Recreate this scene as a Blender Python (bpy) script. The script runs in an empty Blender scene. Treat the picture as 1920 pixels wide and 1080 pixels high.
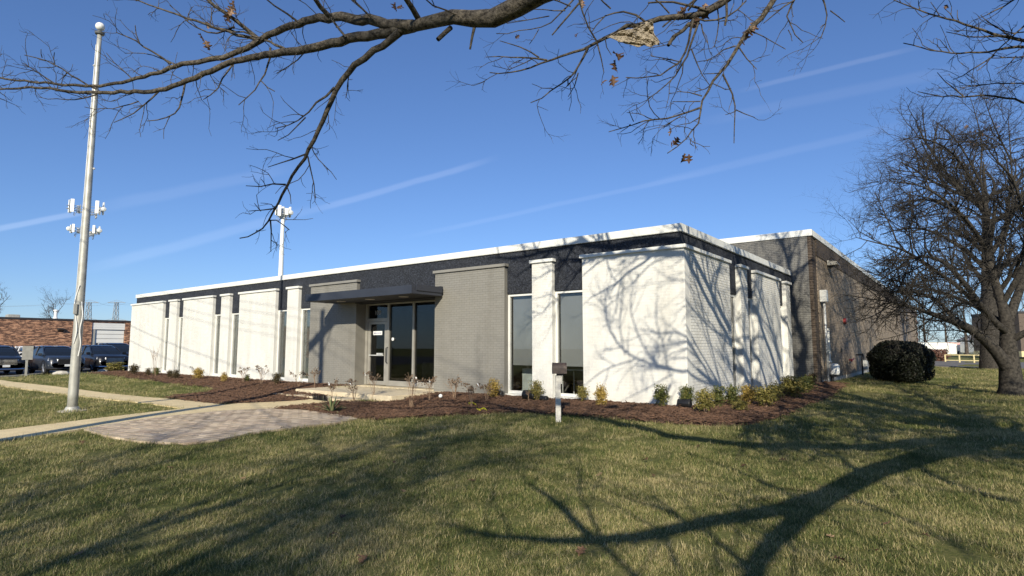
import bpy, bmesh, math, random
import numpy as np
from mathutils import Vector, Matrix

random.seed(7)
RNG = np.random.default_rng(7)
R = math.radians
scene = bpy.context.scene
COL = scene.collection

# ------------------------------------------------------------------ camera
YAW = R(37.5); PITCH = math.atan(0.1); EYE = 1.6; FPX = 1100.0
cam_data = bpy.data.cameras.new('camera')
cam_data.sensor_width = 36.0
cam_data.lens = 36.0 * FPX / 1920.0
cam_data.clip_start = 0.05
cam_data.clip_end = 3000
cam = bpy.data.objects.new('camera', cam_data)
COL.objects.link(cam)
cam.location = (0, 0, EYE)
cam.rotation_euler = (R(90) + PITCH, 0, YAW)
scene.camera = cam
_cy, _sy, _cp, _sp = math.cos(YAW), math.sin(YAW), math.cos(PITCH), math.sin(PITCH)
FW = np.array([-_sy * _cp, _cy * _cp, _sp]); RT = np.array([_cy, _sy, 0.0]); UP = np.cross(RT, FW)
HF = np.array([-_sy, _cy, 0.0]); ORG = np.array([0, 0, EYE])

def ray(x, y):
    return FW * FPX + RT * (x - 960) + UP * (540 - y)
def atd(x, y, depth):                       # surveyed point: bearing, elevation and distance
    d = ray(x, y); return ORG + d * (depth / d.dot(HF))
def rd(r, d, z):                            # metres to the right, metres ahead, height
    return RT * r + HF * d + np.array([0, 0, z])
def prj(p):
    v = np.asarray(p, float) - ORG; z = v.dot(FW)
    if z < 0.05: return None
    return (960 + FPX * v.dot(RT) / z, 540 - FPX * v.dot(UP) / z)

# ------------------------------------------------------------------ sun and sky
SUN_AZ = R(-30); SUN_EL = R(26)             # direction the light travels (from +Y towards +X), elevation
LDIR = np.array([math.sin(SUN_AZ) * math.cos(SUN_EL), math.cos(SUN_AZ) * math.cos(SUN_EL), -math.sin(SUN_EL)])
sun_data = bpy.data.lights.new('sun', 'SUN')
sun_data.energy = 5.0
sun_data.angle = R(0.45)
sun_data.color = (1.0, 0.915, 0.745)
sun = bpy.data.objects.new('sun', sun_data); COL.objects.link(sun)
sun.rotation_euler = Vector(LDIR).to_track_quat('-Z', 'Y').to_euler()
sun.location = (20, -40, 40)

world = bpy.data.worlds.new('World'); scene.world = world; world.use_nodes = True
wn = world.node_tree; wn.nodes.clear()
def NN(nt, kind, **kw):
    n = nt.nodes.new(kind)
    for k, v in kw.items():
        if k.startswith('i_'):
            key = k[2:]; key = int(key) if key.isdigit() else key
            n.inputs[key].default_value = v
        else: setattr(n, k, v)
    return n
def LK(nt, a, b): nt.links.new(a, b)
w_out = NN(wn, 'ShaderNodeOutputWorld'); w_bg = NN(wn, 'ShaderNodeBackground')
w_bg.inputs['Strength'].default_value = 0.089
sky = NN(wn, 'ShaderNodeTexSky'); sky.sky_type = 'NISHITA'; sky.sun_disc = False
sky.sun_elevation = SUN_EL
sky.sun_rotation = math.atan2(-LDIR[0], -LDIR[1])
sky.altitude = 200; sky.air_density = 1.0; sky.dust_density = 0.15; sky.ozone_density = 3.0
tc = NN(wn, 'ShaderNodeTexCoord')
nrm = NN(wn, 'ShaderNodeVectorMath', operation='NORMALIZE'); LK(wn, tc.outputs['Generated'], nrm.inputs[0])
wnoise = NN(wn, 'ShaderNodeTexNoise', i_Scale=9.0, i_Detail=4.0); LK(wn, nrm.outputs[0], wnoise.inputs['Vector'])
def contrail(col_out, a, b, width, strength, soft):
    """a thin ice cloud along the great circle through two bearings"""
    width *= .55; soft = .25
    d1 = ray(*a); d1 /= np.linalg.norm(d1); d2 = ray(*b); d2 /= np.linalg.norm(d2)
    n = np.cross(d1, d2); n /= np.linalg.norm(n); m = d1 + d2; m /= np.linalg.norm(m)
    t = np.cross(n, m); half = math.acos(max(-1, min(1, d1.dot(d2)))) / 2
    dt = NN(wn, 'ShaderNodeVectorMath', operation='DOT_PRODUCT'); LK(wn, nrm.outputs[0], dt.inputs[0]); dt.inputs[1].default_value = tuple(n)
    wob = NN(wn, 'ShaderNodeMath', operation='MULTIPLY_ADD'); LK(wn, wnoise.outputs['Fac'], wob.inputs[0]); wob.inputs[1].default_value = width * 0.9; LK(wn, dt.outputs['Value'], wob.inputs[2])
    sb = NN(wn, 'ShaderNodeMath', operation='SUBTRACT'); LK(wn, wob.outputs[0], sb.inputs[0]); sb.inputs[1].default_value = width * 0.45
    ab = NN(wn, 'ShaderNodeMath', operation='ABSOLUTE'); LK(wn, sb.outputs[0], ab.inputs[0])
    f1 = NN(wn, 'ShaderNodeMapRange', interpolation_type='SMOOTHSTEP'); LK(wn, ab.outputs[0], f1.inputs[0])
    f1.inputs[1].default_value = width * soft; f1.inputs[2].default_value = width; f1.inputs[3].default_value = 1; f1.inputs[4].default_value = 0
    al = NN(wn, 'ShaderNodeVectorMath', operation='DOT_PRODUCT'); LK(wn, nrm.outputs[0], al.inputs[0]); al.inputs[1].default_value = tuple(t)
    aa = NN(wn, 'ShaderNodeMath', operation='ABSOLUTE'); LK(wn, al.outputs['Value'], aa.inputs[0])
    f2 = NN(wn, 'ShaderNodeMapRange', interpolation_type='SMOOTHSTEP'); LK(wn, aa.outputs[0], f2.inputs[0])
    f2.inputs[1].default_value = math.sin(half) * 0.55; f2.inputs[2].default_value = math.sin(half) * 1.1; f2.inputs[3].default_value = 1; f2.inputs[4].default_value = 0
    fr = NN(wn, 'ShaderNodeVectorMath', operation='DOT_PRODUCT'); LK(wn, nrm.outputs[0], fr.inputs[0]); fr.inputs[1].default_value = tuple(m)
    f3 = NN(wn, 'ShaderNodeMath', operation='GREATER_THAN'); LK(wn, fr.outputs['Value'], f3.inputs[0]); f3.inputs[1].default_value = 0
    m1 = NN(wn, 'ShaderNodeMath', operation='MULTIPLY'); LK(wn, f1.outputs[0], m1.inputs[0]); LK(wn, f2.outputs[0], m1.inputs[1])
    m2 = NN(wn, 'ShaderNodeMath', operation='MULTIPLY'); LK(wn, m1.outputs[0], m2.inputs[0]); LK(wn, f3.outputs[0], m2.inputs[1])
    m3 = NN(wn, 'ShaderNodeMath', operation='MULTIPLY'); LK(wn, m2.outputs[0], m3.inputs[0]); m3.inputs[1].default_value = strength * .5
    mx = NN(wn, 'ShaderNodeMixRGB', blend_type='ADD'); LK(wn, m3.outputs[0], mx.inputs['Fac']); LK(wn, col_out, mx.inputs[1]); mx.inputs[2].default_value = (2.2, 2.0, 1.7, 1)
    return mx.outputs[0]
skytint = NN(wn, 'ShaderNodeMixRGB', blend_type='MULTIPLY', i_Fac=1.0)
skygam = NN(wn, 'ShaderNodeGamma', i_Gamma=.86); LK(wn, sky.outputs[0], skygam.inputs[0]); LK(wn, skygam.outputs[0], skytint.inputs[1]); skytint.inputs[2].default_value = (.82, 1.06, 1.50, 1)
c_out = skytint.outputs[0]
for a, b, wd, st, so in [((-40, 436), (170, 396), 0.010, .95, .1), ((160, 395), (560, 312), 0.022, .30, .1), ((560, 403), (930, 297), 0.013, .62, .1),
                         ((150, 508), (600, 391), 0.020, .45, .1), ((760, 445), (1340, 320), 0.010, .30, .1), ((1200, 350), (1720, 226), 0.016, .26, .1),
                         ((1380, 172), (1730, 86), 0.009, .45, .1), ((1300, 232), (1850, 118), 0.02, .22, .1)]:
    c_out = contrail(c_out, a, b, wd, st, so)
LK(wn, c_out, w_bg.inputs['Color']); LK(wn, w_bg.outputs[0], w_out.inputs['Surface'])

scene.view_settings.view_transform = 'Standard'
scene.view_settings.look = 'None'
scene.view_settings.exposure = 0.3
scene.view_settings.gamma = 1.0
scene.cycles.max_bounces = 8
scene.cycles.transparent_max_bounces = 16
scene.cycles.caustics_reflective = False
scene.cycles.caustics_refractive = False

# ------------------------------------------------------------------ materials
def new_mat(name):
    m = bpy.data.materials.new(name); m.use_nodes = True
    nt = m.node_tree; b = nt.nodes['Principled BSDF']
    return m, nt, b
def ramp(nt, stops):
    r = NN(nt, 'ShaderNodeValToRGB'); e = r.color_ramp.elements
    while len(e) < len(stops): e.new(0.5)
    for i, (p, c) in enumerate(stops):
        e[i].position = p; e[i].color = (*c, 1)
    return r
def simple(name, c, rough=0.6, metal=0.0, c2=None, scale=6.0, bump=0.0, bscale=40.0, spec=0.5, detail=6.0, dist=0.01, lo=.35, hi=.65):
    m, nt, b = new_mat(name)
    b.inputs['Roughness'].default_value = rough; b.inputs['Metallic'].default_value = metal
    b.inputs['Specular IOR Level'].default_value = spec
    t = NN(nt, 'ShaderNodeTexCoord')
    if c2 is None: c2 = tuple(v * 0.8 for v in c)
    n = NN(nt, 'ShaderNodeTexNoise', i_Scale=scale, i_Detail=detail); LK(nt, t.outputs['Object'], n.inputs['Vector'])
    r = ramp(nt, [(lo, c2), (hi, c)]); LK(nt, n.outputs['Fac'], r.inputs[0]); LK(nt, r.outputs[0], b.inputs['Base Color'])
    if bump > 0:
        n2 = NN(nt, 'ShaderNodeTexNoise', i_Scale=bscale, i_Detail=5.0); LK(nt, t.outputs['Object'], n2.inputs['Vector'])
        bp = NN(nt, 'ShaderNodeBump', i_Strength=bump, i_Distance=dist); LK(nt, n2.outputs['Fac'], bp.inputs['Height']); LK(nt, bp.outputs[0], b.inputs['Normal'])
    return m
M = {}
M['white_brick'] = simple('white_brick', (.74, .73, .68), .62, c2=(.69, .68, .63), scale=3.0, bump=.5, bscale=90, dist=.004)
M['grey_brick'] = simple('grey_brick', (.20, .192, .17), .62, c2=(.18, .172, .152), scale=3.0, bump=.5, bscale=90, dist=.004)
M['white_trim'] = simple('white_trim', (.76, .76, .71), .45, c2=(.71, .71, .67), scale=2.0)
M['grey_trim'] = simple('grey_trim', (.26, .25, .222), .5, c2=(.235, .225, .20), scale=2.0)
M['white_metal'] = simple('white_metal', (.76, .76, .72), .38, c2=(.72, .72, .69), scale=1.0)
M['alu'] = simple('aluminium', (.38, .365, .32), .42, metal=.3, c2=(.33, .315, .28), scale=4)
M['canopy'] = simple('canopy_metal', (.035, .040, .054), .42, c2=(.030, .034, .046), scale=2)
M['soffit'] = simple('canopy_soffit', (.03, .032, .038), .6)
M['dark_room'] = simple('room_dark', (.10, .10, .10), .8)
M['room_floor'] = simple('room_floor', (.34, .33, .30), .7)
M['shade'] = simple('roller_shade', (.29, .30, .30), .85, c2=(.265, .275, .277), scale=1.2)
M['curtain'] = simple('pale_blind', (.62, .68, .64), .7)
M['concrete_step'] = simple('step_concrete', (.70, .60, .42), .85, c2=(.58, .49, .34), scale=7, bump=.4, bscale=120, dist=.004)
M['steel'] = simple('flagpole_aluminium', (.47, .46, .41), .45, metal=.25, c2=(.33, .325, .29), scale=5, lo=.3, hi=.6, bump=.1, bscale=50)
M['galv'] = simple('galvanised_steel', (.62, .63, .62), .45, metal=.3, c2=(.5, .51, .5))
M['antenna'] = simple('antenna_white', (.85, .85, .82), .5)
M['lattice'] = simple('lattice_steel', (.30, .32, .34), .6)
M['black'] = simple('black_plastic', (.012, .012, .013), .5)
M['rubber'] = simple('tyre_rubber', (.02, .02, .02), .85)
M['rim'] = simple('wheel_alloy', (.55, .55, .56), .3, metal=.8)
M['chrome'] = simple('chrome', (.75, .75, .76), .12, metal=1.0)
M['carglass'] = simple('car_glass', (.012, .015, .018), .04, c2=(.012, .015, .018))
M['lamp_lens'] = simple('lamp_lens', (.88, .9, .92), .15, metal=.3, c2=(.8, .82, .85))
M['plate'] = simple('licence_plate', (.7, .72, .74), .4)
M['wood_post'] = simple('weathered_post', (.62, .60, .55), .8, c2=(.46, .44, .40), scale=14, bump=.3, bscale=60)
M['rust'] = simple('rusty_mailbox', (.075, .052, .042), .6, c2=(.045, .032, .028), scale=18)
M['paint_grey'] = simple('sign_back_aluminium', (.40, .39, .35), .5)
M['red'] = simple('red_bell', (.18, .02, .02), .4)
M['yellow_rail'] = simple('yellow_rail', (.70, .60, .33), .5)
M['yellow_tape'] = simple('yellow_tape', (.85, .80, .05), .4)
M['tag_white'] = simple('white_tag', (.85, .85, .84), .5)
M['paper'] = simple('torn_sheet', (.40, .335, .24), .75, c2=(.27, .225, .16), scale=5, bump=.2, bscale=40, dist=.004)
M['pole_wood'] = simple('utility_pole_wood', (.16, .11, .075), .9)
M['asphalt'] = simple('asphalt', (.055, .054, .053), .85, c2=(.042, .042, .042), scale=2, bump=.5, bscale=160, dist=.003)
M['road'] = simple('old_asphalt', (.16, .15, .145), .85, c2=(.12, .115, .11), scale=1.2)
M['kerb'] = simple('kerb_concrete', (.52, .49, .43), .85, c2=(.44, .41, .36), scale=3)
M['roof'] = simple('roof_membrane', (.25, .25, .25), .9)
M['coping_brown'] = simple('roof_edge', (.045, .042, .042), .5)

def speckle(name, base, light, dark, scale, bump, dist, rough=.85, blot=None):
    m, nt, b = new_mat(name); b.inputs['Roughness'].default_value = rough
    t = NN(nt, 'ShaderNodeTexCoord')
    v = NN(nt, 'ShaderNodeTexVoronoi', i_Scale=scale); LK(nt, t.outputs['Object'], v.inputs['Vector'])
    r = ramp(nt, [(0.0, dark), (.45, base), (.9, light)]); LK(nt, v.outputs['Color'], r.inputs[0])
    n = NN(nt, 'ShaderNodeTexNoise', i_Scale=2.2, i_Detail=6.0); LK(nt, t.outputs['Object'], n.inputs['Vector'])
    r2 = ramp(nt, [(.3, blot or (.78, .78, .78)), (.7, (1, 1, 1))]); LK(nt, n.outputs['Fac'], r2.inputs[0])
    mx = NN(nt, 'ShaderNodeMixRGB', blend_type='MULTIPLY', i_Fac=1.0); LK(nt, r.outputs[0], mx.inputs[1]); LK(nt, r2.outputs[0], mx.inputs[2])
    LK(nt, mx.outputs[0], b.inputs['Base Color'])
    bp = NN(nt, 'ShaderNodeBump', i_Strength=bump, i_Distance=dist); LK(nt, v.outputs['Distance'], bp.inputs['Height']); bp.invert = True
    LK(nt, bp.outputs[0], b.inputs['Normal'])
    return m
M['fascia'] = speckle('pebble_fascia', (.014, .0175, .026), (.052, .060, .078), (.004, .005, .008), 42, .9, .012)
M['sidewalk'] = speckle('aggregate_walk', (.80, .63, .34), (.90, .76, .47), (.58, .44, .23), 70, .5, .004)
M['mulch'] = speckle('mulch_soil', (.066, .034, .022), (.12, .064, .042), (.018, .010, .007), 30, 1.0, .02)
M['chip'] = simple('mulch_chip', (.175, .095, .056), .9, c2=(.045, .024, .014), scale=9)
M['paver_bed'] = simple('paver_joint_sand', (.20, .17, .14), .95)

def per_object(name, stops, rough=.85, bump=.4, bscale=80, noise=.35, nscale=10):
    m, nt, b = new_mat(name); b.inputs['Roughness'].default_value = rough
    oi = NN(nt, 'ShaderNodeObjectInfo'); at = NN(nt, 'ShaderNodeAttribute', attribute_name='tint')
    ad = NN(nt, 'ShaderNodeMath', operation='ADD'); LK(nt, oi.outputs['Random'], ad.inputs[0]); LK(nt, at.outputs['Fac'], ad.inputs[1])
    fr = NN(nt, 'ShaderNodeMath', operation='FRACT'); LK(nt, ad.outputs[0], fr.inputs[0])
    r = ramp(nt, stops); LK(nt, fr.outputs[0], r.inputs[0])
    t = NN(nt, 'ShaderNodeNewGeometry')
    n = NN(nt, 'ShaderNodeTexNoise', i_Scale=nscale, i_Detail=6.0); LK(nt, t.outputs['Position'], n.inputs['Vector'])
    r2 = ramp(nt, [(.3, (1 - noise,) * 3), (.7, (1, 1, 1))]); LK(nt, n.outputs['Fac'], r2.inputs[0])
    mx = NN(nt, 'ShaderNodeMixRGB', blend_type='MULTIPLY', i_Fac=1.0); LK(nt, r.outputs[0], mx.inputs[1]); LK(nt, r2.outputs[0], mx.inputs[2])
    st = NN(nt, 'ShaderNodeVectorMath', operation='MULTIPLY'); LK(nt, t.outputs['Position'], st.inputs[0]); st.inputs[1].default_value = (2.2, 2.2, .28)
    n3 = NN(nt, 'ShaderNodeTexNoise', i_Scale=1.0, i_Detail=7.0, i_Roughness=.65); LK(nt, st.outputs[0], n3.inputs['Vector'])
    r3 = ramp(nt, [(.33, (.87, .86, .84)), (.55, (1, 1, 1))]); LK(nt, n3.outputs['Fac'], r3.inputs[0])
    mx2 = NN(nt, 'ShaderNodeMixRGB', blend_type='MULTIPLY', i_Fac=1.0); LK(nt, mx.outputs[0], mx2.inputs[1]); LK(nt, r3.outputs[0], mx2.inputs[2])
    LK(nt, mx2.outputs[0], b.inputs['Base Color'])
    n2 = NN(nt, 'ShaderNodeTexNoise', i_Scale=bscale); LK(nt, t.outputs['Position'], n2.inputs['Vector'])
    bp = NN(nt, 'ShaderNodeBump', i_Strength=bump, i_Distance=.004); LK(nt, n2.outputs['Fac'], bp.inputs['Height']); LK(nt, bp.outputs[0], b.inputs['Normal'])
    return m
M['paver'] = per_object('concrete_paver', [(0, (.38, .30, .215)), (.3, (.56, .45, .32)), (.65, (.66, .54, .39)), (1, (.46, .35, .255))], noise=.25)
M['brick_w'] = per_object('painted_brick_white', [(0, (.70, .69, .645)), (.5, (.745, .735, .69)), (1, (.72, .71, .665))], .6, .5, 70, .07, 2.5)
M['brick_g'] = per_object('painted_brick_grey', [(0, (.232, .224, .199)), (.5, (.252, .243, .217)), (1, (.241, .232, .206))], .6, .5, 70, .07, 2.5)

def brick_wall(name, c1, c2, mortar, axis, bw=.203, bh=.0677, rough=.85, brick_shadow=None, relief=.006):
    m, nt, b = new_mat(name); b.inputs['Roughness'].default_value = rough
    t = NN(nt, 'ShaderNodeNewGeometry'); s = NN(nt, 'ShaderNodeSeparateXYZ'); LK(nt, t.outputs['Position'], s.inputs[0])
    c = NN(nt, 'ShaderNodeCombineXYZ'); LK(nt, s.outputs[0 if axis == 'x' else 1], c.inputs[0]); LK(nt, s.outputs[2], c.inputs[1])
    br = NN(nt, 'ShaderNodeTexBrick', i_Scale=1.0); LK(nt, c.outputs[0], br.inputs['Vector'])
    br.inputs['Brick Width'].default_value = bw; br.inputs['Row Height'].default_value = bh; br.inputs['Mortar Size'].default_value = .007
    br.inputs['Color1'].default_value = (*c1, 1); br.inputs['Color2'].default_value = (*c2, 1); br.inputs['Mortar'].default_value = (*mortar, 1)
    n = NN(nt, 'ShaderNodeTexNoise', i_Scale=.7, i_Detail=7.0); LK(nt, t.outputs['Position'], n.inputs['Vector'])
    r2 = ramp(nt, [(.3, (.74, .74, .74)), (.7, (1, 1, 1))]); LK(nt, n.outputs['Fac'], r2.inputs[0])
    mx = NN(nt, 'ShaderNodeMixRGB', blend_type='MULTIPLY', i_Fac=1.0); LK(nt, br.outputs['Color'], mx.inputs[1]); LK(nt, r2.outputs[0], mx.inputs[2])
    out = mx.outputs[0]
    if brick_shadow:  # shadows of projecting bricks, painted into the colour as dark streaks
        sc = NN(nt, 'ShaderNodeVectorMath', operation='MULTIPLY'); LK(nt, c.outputs[0], sc.inputs[0]); sc.inputs[1].default_value = (1.1, 4.2, 1)
        v = NN(nt, 'ShaderNodeTexNoise', i_Scale=1.6, i_Detail=5.0, i_Roughness=.7); LK(nt, sc.outputs[0], v.inputs['Vector'])
        r3 = ramp(nt, [(.47, (0, 0, 0)), (.51, (1, 1, 1))]); LK(nt, v.outputs['Fac'], r3.inputs[0])
        m2 = NN(nt, 'ShaderNodeMixRGB'); LK(nt, r3.outputs[0], m2.inputs['Fac']); LK(nt, out, m2.inputs[1]); m2.inputs[2].default_value = (*brick_shadow, 1)
        out = m2.outputs[0]
    LK(nt, out, b.inputs['Base Color'])
    bp = NN(nt, 'ShaderNodeBump', i_Strength=1.0, i_Distance=relief); bp.invert = True; LK(nt, br.outputs['Fac'], bp.inputs['Height']); LK(nt, bp.outputs[0], b.inputs['Normal'])
    return m
M['rear_grey'] = brick_wall('rear_grey_brick', (.205, .20, .185), (.17, .165, .155), (.10, .10, .095), 'x')
M['rear_brown'] = brick_wall('rear_brown_brick', (.40, .32, .235), (.31, .245, .18), (.19, .15, .11), 'y')
M['rear_dark'] = brick_wall('rear_dark_brick', (.115, .085, .062), (.08, .058, .043), (.04, .032, .025), 'y')
M['rear_dark_x'] = brick_wall('rear_dark_brick_x', (.115, .085, .062), (.08, .058, .043), (.04, .032, .025), 'x')
M['far_brick'] = brick_wall('far_orange_brick', (.60, .33, .20), (.50, .26, .15), (.40, .25, .17), 'y', bw=.5, bh=.15, brick_shadow=(.12, .062, .042))
M['far_brick_x'] = brick_wall('far_orange_brick_x', (.52, .29, .18), (.42, .22, .13), (.40, .28, .2), 'x', bw=.4, bh=.1)

def glass_mat(name, tint=(.89, .90, .90), ior=1.52, k=.9):
    m = bpy.data.materials.new(name); m.use_nodes = True; nt = m.node_tree; nt.nodes.clear()
    o = NN(nt, 'ShaderNodeOutputMaterial'); mix = NN(nt, 'ShaderNodeMixShader'); tr = NN(nt, 'ShaderNodeBsdfTransparent'); gl = NN(nt, 'ShaderNodeBsdfGlossy')
    tr.inputs[0].default_value = (*tint, 1); gl.inputs['Roughness'].default_value = .01; gl.inputs[0].default_value = (1, 1, 1, 1)
    fr = NN(nt, 'ShaderNodeFresnel', i_IOR=ior); mu = NN(nt, 'ShaderNodeMath', operation='MULTIPLY'); mu.inputs[1].default_value = k; mu.use_clamp = True
    LK(nt, fr.outputs[0], mu.inputs[0]); LK(nt, mu.outputs[0], mix.inputs[0]); LK(nt, tr.outputs[0], mix.inputs[1]); LK(nt, gl.outputs[0], mix.inputs[2]); LK(nt, mix.outputs[0], o.inputs['Surface'])
    return m
M['glass'] = glass_mat('window_glass')
M['glass_dark'] = glass_mat('tinted_glass', (.33, .34, .35), 1.5, .55)

def bark_mat(name, a, b_, scale=14):
    m, nt, b = new_mat(name); b.inputs['Roughness'].default_value = .9; b.inputs['Specular IOR Level'].default_value = .25
    t = NN(nt, 'ShaderNodeTexCoord')
    n = NN(nt, 'ShaderNodeTexNoise', i_Scale=scale, i_Detail=8.0, i_Roughness=.65); LK(nt, t.outputs['Object'], n.inputs['Vector'])
    r = ramp(nt, [(.35, a), (.68, b_)]); LK(nt, n.outputs['Fac'], r.inputs[0]); LK(nt, r.outputs[0], b.inputs['Base Color'])
    bp = NN(nt, 'ShaderNodeBump', i_Strength=1.0, i_Distance=.02); LK(nt, n.outputs['Fac'], bp.inputs['Height']); LK(nt, bp.outputs[0], b.inputs['Normal'])
    return m
M['oak_bark'] = bark_mat('oak_bark', (.016, .013, .010), (.165, .142, .110), 26)
M['dark_bark'] = bark_mat('dark_bark', (.015, .0135, .012), (.078, .069, .058), 12)  # dark bark, with the oak's shade on the right-hand tree mixed into its colour
M['far_bark'] = bark_mat('far_bark', (.05, .04, .033), (.125, .103, .085), 3)
M['dry_stem'] = simple('dry_stem', (.33, .23, .15), .9, c2=(.20, .13, .085), scale=20)
M['dry_head'] = simple('dry_flower_head', (.22, .155, .10), .9, c2=(.12, .08, .05), scale=20)

def leaf_mat(name, stops, trans=.25, rough=.55):
    m = bpy.data.materials.new(name); m.use_nodes = True; nt = m.node_tree; b = nt.nodes['Principled BSDF']; o = nt.nodes['Material Output']
    b.inputs['Roughness'].default_value = rough; b.inputs['Specular IOR Level'].default_value = .3
    at = NN(nt, 'ShaderNodeAttribute', attribute_name='tint'); r = ramp(nt, stops); LK(nt, at.outputs['Fac'], r.inputs[0]); LK(nt, r.outputs[0], b.inputs['Base Color'])
    tr = NN(nt, 'ShaderNodeBsdfTranslucent'); LK(nt, r.outputs[0], tr.inputs[0]); mx = NN(nt, 'ShaderNodeMixShader', i_0=trans)
    LK(nt, b.outputs[0], mx.inputs[1]); LK(nt, tr.outputs[0], mx.inputs[2]); LK(nt, mx.outputs[0], o.inputs['Surface'])
    return m
M['box_green'] = leaf_mat('boxwood_green', [(0, (.03, .045, .012)), (.5, (.095, .115, .028)), (1, (.26, .23, .07))])
M['box_olive'] = leaf_mat('boxwood_olive', [(0, (.06, .062, .015)), (.5, (.21, .19, .05)), (1, (.42, .33, .11))])
M['box_yellow'] = leaf_mat('boxwood_bronze', [(0, (.15, .11, .025)), (.5, (.42, .30, .075)), (1, (.60, .43, .13))])
M['box_brown'] = leaf_mat('boxwood_brown', [(0, (.03, .028, .012)), (.5, (.075, .06, .026)), (1, (.16, .11, .05))])
M['yew'] = leaf_mat('yew_needles', [(0, (.003, .005, .002)), (.7, (.008, .011, .005)), (1, (.028, .032, .013))], .1)
M['hedge'] = leaf_mat('russet_hedge', [(0, (.08, .04, .03)), (1, (.22, .115, .085))], .1)
M['yucca'] = leaf_mat('yucca_leaf', [(0, (.035, .055, .025)), (.7, (.08, .115, .05)), (1, (.35, .36, .18))], .15)
M['oak_leaf'] = leaf_mat('dead_oak_leaf', [(0, (.05, .028, .016)), (.5, (.17, .095, .055)), (1, (.44, .29, .19))], .3)

def grass_mat():
    m = bpy.data.materials.new('grass_blade'); m.use_nodes = True; nt = m.node_tree; b = nt.nodes['Principled BSDF']; o = nt.nodes['Material Output']
    b.inputs['Roughness'].default_value = .65; b.inputs['Specular IOR Level'].default_value = .25
    g = NN(nt, 'ShaderNodeNewGeometry')
    n1 = NN(nt, 'ShaderNodeTexNoise', i_Scale=.55, i_Detail=5.0, i_Roughness=.6); LK(nt, g.outputs['Position'], n1.inputs['Vector'])
    at = NN(nt, 'ShaderNodeAttribute', attribute_name='tint'); at.attribute_type = 'INSTANCER'
    bt = NN(nt, 'ShaderNodeAttribute', attribute_name='blade')
    a1 = NN(nt, 'ShaderNodeMath', operation='MULTIPLY_ADD'); LK(nt, n1.outputs['Fac'], a1.inputs[0]); a1.inputs[1].default_value = 1.5; a1.inputs[2].default_value = -.83
    a2 = NN(nt, 'ShaderNodeMath', operation='MULTIPLY_ADD'); LK(nt, at.outputs['Fac'], a2.inputs[0]); a2.inputs[1].default_value = .5; LK(nt, a1.outputs[0], a2.inputs[2])
    a3 = NN(nt, 'ShaderNodeMath', operation='MULTIPLY_ADD'); LK(nt, bt.outputs['Fac'], a3.inputs[0]); a3.inputs[1].default_value = .9; LK(nt, a2.outputs[0], a3.inputs[2])
    r = ramp(nt, [(.05, (.052, .080, .020)), (.38, (.128, .160, .045)), (.62, (.25, .25, .085)), (.84, (.42, .36, .165)), (1.0, (.56, .47, .25))])
    LK(nt, a3.outputs[0], r.inputs[0]); LK(nt, r.outputs[0], b.inputs['Base Color'])
    tr = NN(nt, 'ShaderNodeBsdfTranslucent'); LK(nt, r.outputs[0], tr.inputs[0]); mx = NN(nt, 'ShaderNodeMixShader', i_0=.28)
    LK(nt, b.outputs[0], mx.inputs[1]); LK(nt, tr.outputs[0], mx.inputs[2]); LK(nt, mx.outputs[0], o.inputs['Surface'])
    return m
M['grass'] = grass_mat()
def lawn_mat():
    m, nt, b = new_mat('lawn_turf'); b.inputs['Roughness'].default_value = .95; b.inputs['Specular IOR Level'].default_value = .1
    g = NN(nt, 'ShaderNodeNewGeometry')
    n1 = NN(nt, 'ShaderNodeTexNoise', i_Scale=.55, i_Detail=5.0, i_Roughness=.6); LK(nt, g.outputs['Position'], n1.inputs['Vector'])
    n2 = NN(nt, 'ShaderNodeTexNoise', i_Scale=26, i_Detail=6.0, i_Roughness=.75); LK(nt, g.outputs['Position'], n2.inputs['Vector'])
    ad = NN(nt, 'ShaderNodeMath', operation='ADD'); LK(nt, n1.outputs['Fac'], ad.inputs[0]); LK(nt, n2.outputs['Fac'], ad.inputs[1])
    hv = NN(nt, 'ShaderNodeMath', operation='MULTIPLY'); LK(nt, ad.outputs[0], hv.inputs[0]); hv.inputs[1].default_value = .5
    r = ramp(nt, [(.34, (.06, .075, .02)), (.48, (.13, .14, .045)), (.58, (.22, .20, .08)), (.68, (.33, .27, .135))])
    LK(nt, hv.outputs[0], r.inputs[0]); LK(nt, r.outputs[0], b.inputs['Base Color'])
    bp = NN(nt, 'ShaderNodeBump', i_Strength=1.0, i_Distance=.03); LK(nt, n2.outputs['Fac'], bp.inputs['Height']); LK(nt, bp.outputs[0], b.inputs['Normal'])
    return m
M['lawn'] = lawn_mat()
def car_paint(name, c):
    m, nt, b = new_mat(name); b.inputs['Base Color'].default_value = (*c, 1); b.inputs['Roughness'].default_value = .35; b.inputs['Metallic'].default_value = 0.0
    b.inputs['Coat Weight'].default_value = .35; b.inputs['Coat Roughness'].default_value = .04
    return m

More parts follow.
